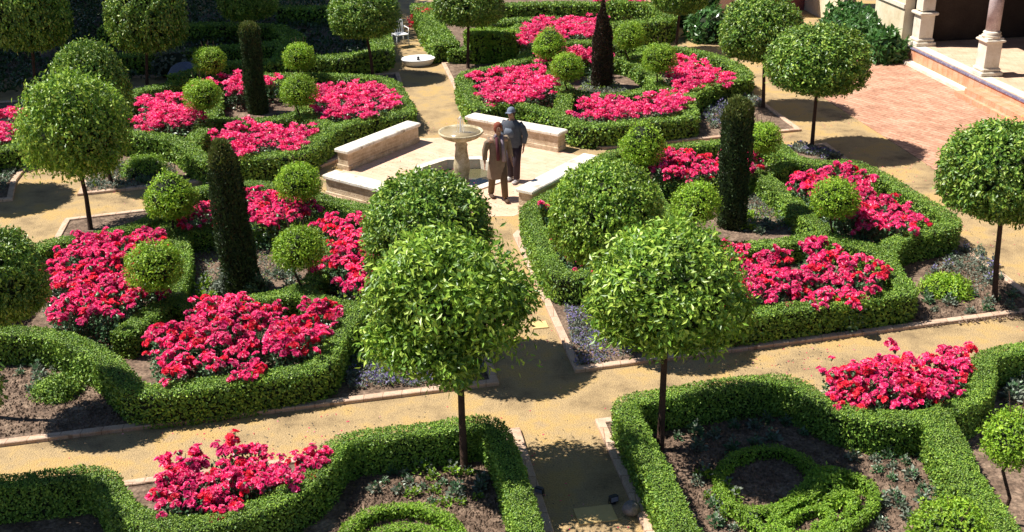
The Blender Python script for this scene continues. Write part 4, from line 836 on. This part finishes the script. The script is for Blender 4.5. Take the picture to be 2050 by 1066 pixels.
# engaged pier at the wall end
p = MB(); c0 = np.array(inv([fp(.42, .42)])[0])
p.box((*c0, .507 + .06), (.66, .66, .12), ea, bev=.02); p.box((*c0, .507 + .17), (.56, .56, .10), ea, bev=.03); p.box((*c0, .507 + .58), (.46, .46, .74), ea, bev=.01); p.box((*c0, .507 + .99), (.62, .62, .09), ea, bev=.02); p.box((*c0, 3.1), (.42, .42, 3.05), ea, bev=.01)
part('pier', p, 'stone')
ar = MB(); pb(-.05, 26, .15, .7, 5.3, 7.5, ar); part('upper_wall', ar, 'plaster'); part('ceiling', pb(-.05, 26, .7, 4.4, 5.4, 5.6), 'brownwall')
# garden walls at the top
def gwall(a, b, h, label, mat, th=.35):
    a = np.array(a); b = np.array(b); L = np.linalg.norm(b - a); t = math.atan2(b[1] - a[1], b[0] - a[0]); m = MB(); m.box((0, 0, h / 2), (L, th, h)); m.box((0, 0, h + .04), (L + .05, th + .1, .08), bev=.02)
    o = m.build('garden_wall', MT[mat], None, loc=((a[0] + b[0]) / 2, (a[1] + b[1]) / 2, 0), rz=t); tag(o, label, 'wall')
gwall((9.4, 43.0), (11.2, 44.2), 3.2, 'dark red plastered wall between the orange trees and the doorway', 'redwall')
gwall((6.9, 42.3), (9.2, 42.9), 2.6, 'pale pink plastered wall behind the broad leaved shrubs', 'pinkwall')

# ------------------------------------------------------------------ people
def skin_body(name, joints, edges, mat, parent, root=0, sub=2):
    me = bpy.data.meshes.new(name); me.from_pydata([j[:3] for j in joints], edges, []); me.update()
    o = bpy.data.objects.new(name, me); COL.objects.link(o); o.parent = parent; me.materials.append(MT[mat])
    mo = o.modifiers.new('skin', 'SKIN'); mo.use_smooth_shade = True
    for i, j in enumerate(joints):
        r = j[3]; me.skin_vertices[0].data[i].radius = (r, j[4] if len(j) > 4 else r)
    me.skin_vertices[0].data[root].use_root = True
    s = o.modifiers.new('sub', 'SUBSURF'); s.levels = sub; s.render_levels = sub
    return o
def finger_chain(J, Ed, wrist, root_i, d, side):
    """palm and five fingers; d = pointing direction, side = thumb side"""
    d = unit(np.array(d, float)); sd = unit(np.array(side, float)); w = np.array(wrist)
    pi = len(J); J.append((*(w + d * .05), .024, .014)); Ed.append((root_i, pi))
    for k in range(4):
        off = sd * (.025 - .017 * k); ln = [.062, .072, .067, .052][k]; b = w + d * .085 + off; i = len(J)
        J.append((*b, .009)); J.append((*(b + d * ln * .6 + np.array([0, -.006, 0])), .008)); J.append((*(b + d * ln + np.array([0, -.02, 0])), .006)); Ed.extend([(pi, i), (i, i + 1), (i + 1, i + 2)])
    i = len(J); J.append((*(w + d * .03 + sd * .03), .011)); J.append((*(w + d * .07 + sd * .045), .009)); Ed.extend([(pi, i), (i, i + 1)])
def person(loc, rz, label, pose, cl):
    t = empty('person', (loc[0], loc[1], .0), rz); tag(t, label, 'person', None)
    # faces -y
    J = []; Ed = []
    def add(p, r, par=None):
        J.append((*p, *(r if isinstance(r, tuple) else (r,)))); i = len(J) - 1
        if par is not None: Ed.append((par, i))
        return i
    lean = pose.get('lean', 0.); st = pose.get('stride', .0)
    pel = add((0, 0, .94), (.16, .115)); ab_ = add((0, -.02 * lean, 1.08), (.145, .10), pel); ch = add((0, -.08 * lean, 1.28), (.17, .11), ab_); nk0 = add((0, -.12 * lean, 1.43), (.09, .07), ch)
    nk = add((0, -.15 * lean, 1.50), .055, nk0); h0 = add((0, -.17 * lean - .01, 1.58), (.072, .085), nk); h1 = add((0, -.19 * lean - .005, 1.655), (.074, .09), h0); h2 = add((0, -.2 * lean, 1.705), (.05, .06), h1)
    for s in (-1, 1):
        sf = s * st
        hip = add((s * .09, 0, .88), .095, pel); kn = add((s * .10, -sf * .5 - .02, .50), .06, hip); an = add((s * .10, -sf + .0, .10), .042, kn); hl = add((s * .10, -sf + .02, .045), .036, an); toe = add((s * .11, -sf - .15, .035), .03, hl)
        sh = add((s * .185, -.11 * lean, 1.38), .062, ch); ep = pose['elbow'][0 if s < 0 else 1]; wp = pose['wrist'][0 if s < 0 else 1]
        el = add(ep, .042, sh); wr = add(wp, .027, el)
        d = np.array(wp) - np.array(ep); finger_chain(J, Ed, wp, wr, d, (0, -1, .0) if abs(d[2]) > .1 else (0, -.3, 1))
    skin_body('body', J, Ed, 'skin', t)
    hy = -.19 * lean
    # face
    fm = MB()
    for s in (-1, 1):
        fm.lathe([(.001, -.009), (.008, -.006), (.011, 0), (.008, .006), (.001, .009)], 8, (s * .03, hy - .088, 1.655), 1)
        fm.tube([(s * .078, hy + .005, 1.67), (s * .085, hy + .012, 1.65), (s * .078, hy, 1.63)], [.012, .014, .01], 6)
    fm.tube([(0, hy - .088, 1.66), (0, hy - .105, 1.625), (0, hy - .09, 1.615)], [.008, .014, .01], 6); fm.tube([(-.024, hy - .088, 1.588), (0, hy - .094, 1.586), (.024, hy - .088, 1.588)], [.004, .007, .004], 6, 2)
    fm.build('face', [MT['skin'], MT['darkhair'], MT['maroon']], t)
    return t, hy
def loft(rings, n=20, mi=0, mb=None, cap=False):
    """rings: (cx, cy, z, rx, ry)"""
    mb = mb or MB(); V = []
    for k, (cx, cy, z, rx, ry) in enumerate(rings):
        for j in range(n):
            a = j * 2 * math.pi / n; w = 1 + .035 * math.sin(5 * a + k * .7); V.append((cx + rx * math.cos(a) * w, cy + ry * math.sin(a) * w, z))
    m = len(rings); Q = [(i * n + j, i * n + (j + 1) % n, (i + 1) * n + (j + 1) % n, (i + 1) * n + j) for i in range(m - 1) for j in range(n)]
    F = [np.array(Q)]
    if cap: F.append(np.array([[(m - 1) * n + j for j in range(n)]]))
    mb.add(V, F, mi, True); return mb
def limb_cloth(mb, pts, rad): mb.tube(pts, rad, 12, 0)
# front person: tan coat, mauve scarf, patterned brown trousers, walking towards the camera
poseA = dict(lean=.5, stride=.2, elbow=[(-.27, .02, 1.12), (.27, .03, 1.12)], wrist=[(-.30, -.04, .87), (.28, -.10, .90)])
tA, hy = person((-.28, 23.6), .3, 'person in tan coat and mauve scarf walking past the fountain, nearest the camera', poseA, None)
m = MB(); loft([(0, .02, .50, .23, .18), (0, .01, .65, .22, .17), (0, -.01, .85, .2, .15), (0, -.02, 1.05, .18, .135), (0, -.03, 1.28, .205, .145), (0, -.04, 1.4, .17, .12), (0, -.05, 1.46, .09, .08)], mb=m)
for s in (-1, 1): limb_cloth(m, [(s * .16, -.04, 1.4), (s * .22, -.02, 1.3), (s * .275, .02, 1.12), (s * .295, -.04, .93)], [.07, .08, .065, .052])
m.build('coat', MT['tan_cloth'], tA)
m = MB()
for s in (-1, 1): limb_cloth(m, [(s * .09, 0, .86), (s * .10, -s * .10 - .02, .5), (s * .10, -s * .2, .1)], [.115, .082, .07])
m.build('trousers', MT['camo'], tA)
m = MB(); m.tube([(-.09, -.13, 1.44), (0, -.02, 1.51), (.09, -.13, 1.44)], .035, 8); m.tube([(.06, -.15, 1.45), (.07, -.19, 1.2), (.08, -.2, .92)], [.035, .04, .045], 8); m.build('scarf', MT['mauve'], tA)
m = MB(); m.tube([(-.06, -.15, 1.45), (-.045, -.19, 1.2), (-.04, -.2, .95)], [.03, .038, .04], 8); m.build('scarf_stripe', MT['maroon'], tA)
m = MB(); loft([(0, hy + .03, 1.52, .06, .05), (0, hy + .03, 1.58, .09, .085), (0, hy + .022, 1.66, .092, .098), (0, hy + .02, 1.72, .08, .085), (0, hy + .01, 1.755, .04, .045)], 16, 0, m, True); m.build('hair', MT['auburn'], tA)
for s in (-1, 1):
    m = MB(); m.box((s * .105, -s * .2 - .07, .045), (.095, .27, .085), bev=.03); m.build('shoe', MT['brownshoe'], tA)
# rear person: grey jacket, slate cap, dark trousers
poseB = dict(lean=.5, stride=.06, elbow=[(-.27, -.03, 1.12), (.28, .02, 1.12)], wrist=[(-.14, -.22, 1.1), (.28, -.05, .88)])
tB, hy = person((.07, 24.75), -.45, 'person in dark grey jacket and slate blue cap standing behind the tan coated one', poseB, None)
m = MB(); loft([(0, 0, .84, .2, .16), (0, -.01, .95, .215, .165), (0, -.02, 1.1, .205, .155), (0, -.045, 1.28, .225, .16), (0, -.06, 1.4, .19, .13), (0, -.07, 1.47, .1, .09)], mb=m)
limb_cloth(m, [(-.17, -.05, 1.4), (-.23, -.05, 1.3), (-.275, -.03, 1.12), (-.17, -.19, 1.1)], [.075, .08, .068, .05]); limb_cloth(m, [(.17, -.05, 1.4), (.24, -.03, 1.3), (.285, .02, 1.12), (.285, -.04, .94)], [.075, .08, .068, .05])
m.build('jacket', MT['dark_jacket'], tB)
m = MB(); loft([(0, -.02, 1.05, .05, .03), (-.02, -.17, 1.1, .11, .05), (-.02, -.19, 1.2, .12, .06), (-.02, -.17, 1.3, .09, .05)], 14, 0, m, True); m.build('chest_bag', MT['greyblue'], tB)
m = MB()
for s in (-1, 1): limb_cloth(m, [(s * .09, 0, .88), (s * .10, -s * .03 - .02, .5), (s * .10, -s * .06, .1)], [.12, .088, .075])
m.build('trousers', MT['dark_trouser'], tB)
m = MB(); loft([(0, hy, 1.655, .093, .105), (0, hy, 1.70, .09, .10), (0, hy, 1.74, .07, .078), (0, hy, 1.765, .03, .035)], 16, 0, m, True); m.box((0, hy - .13, 1.665), (.13, .11, .014), bev=.006); m.build('cap', MT['slate_cap'], tB)
m = MB(); loft([(0, hy + .03, 1.55, .07, .06), (0, hy + .025, 1.62, .086, .085), (0, hy + .015, 1.66, .088, .09)], 16, 0, m, True); m.build('hair', MT['darkhair'], tB)
for s in (-1, 1):
    m = MB(); m.box((s * .105, -s * .06 - .07, .045), (.095, .27, .085), bev=.03); m.build('shoe', MT['shoe'], tB)
print('bushes', NB[0], 'objects', len(COL.objects), 'verts', sum(len(m.vertices) for m in bpy.data.meshes))
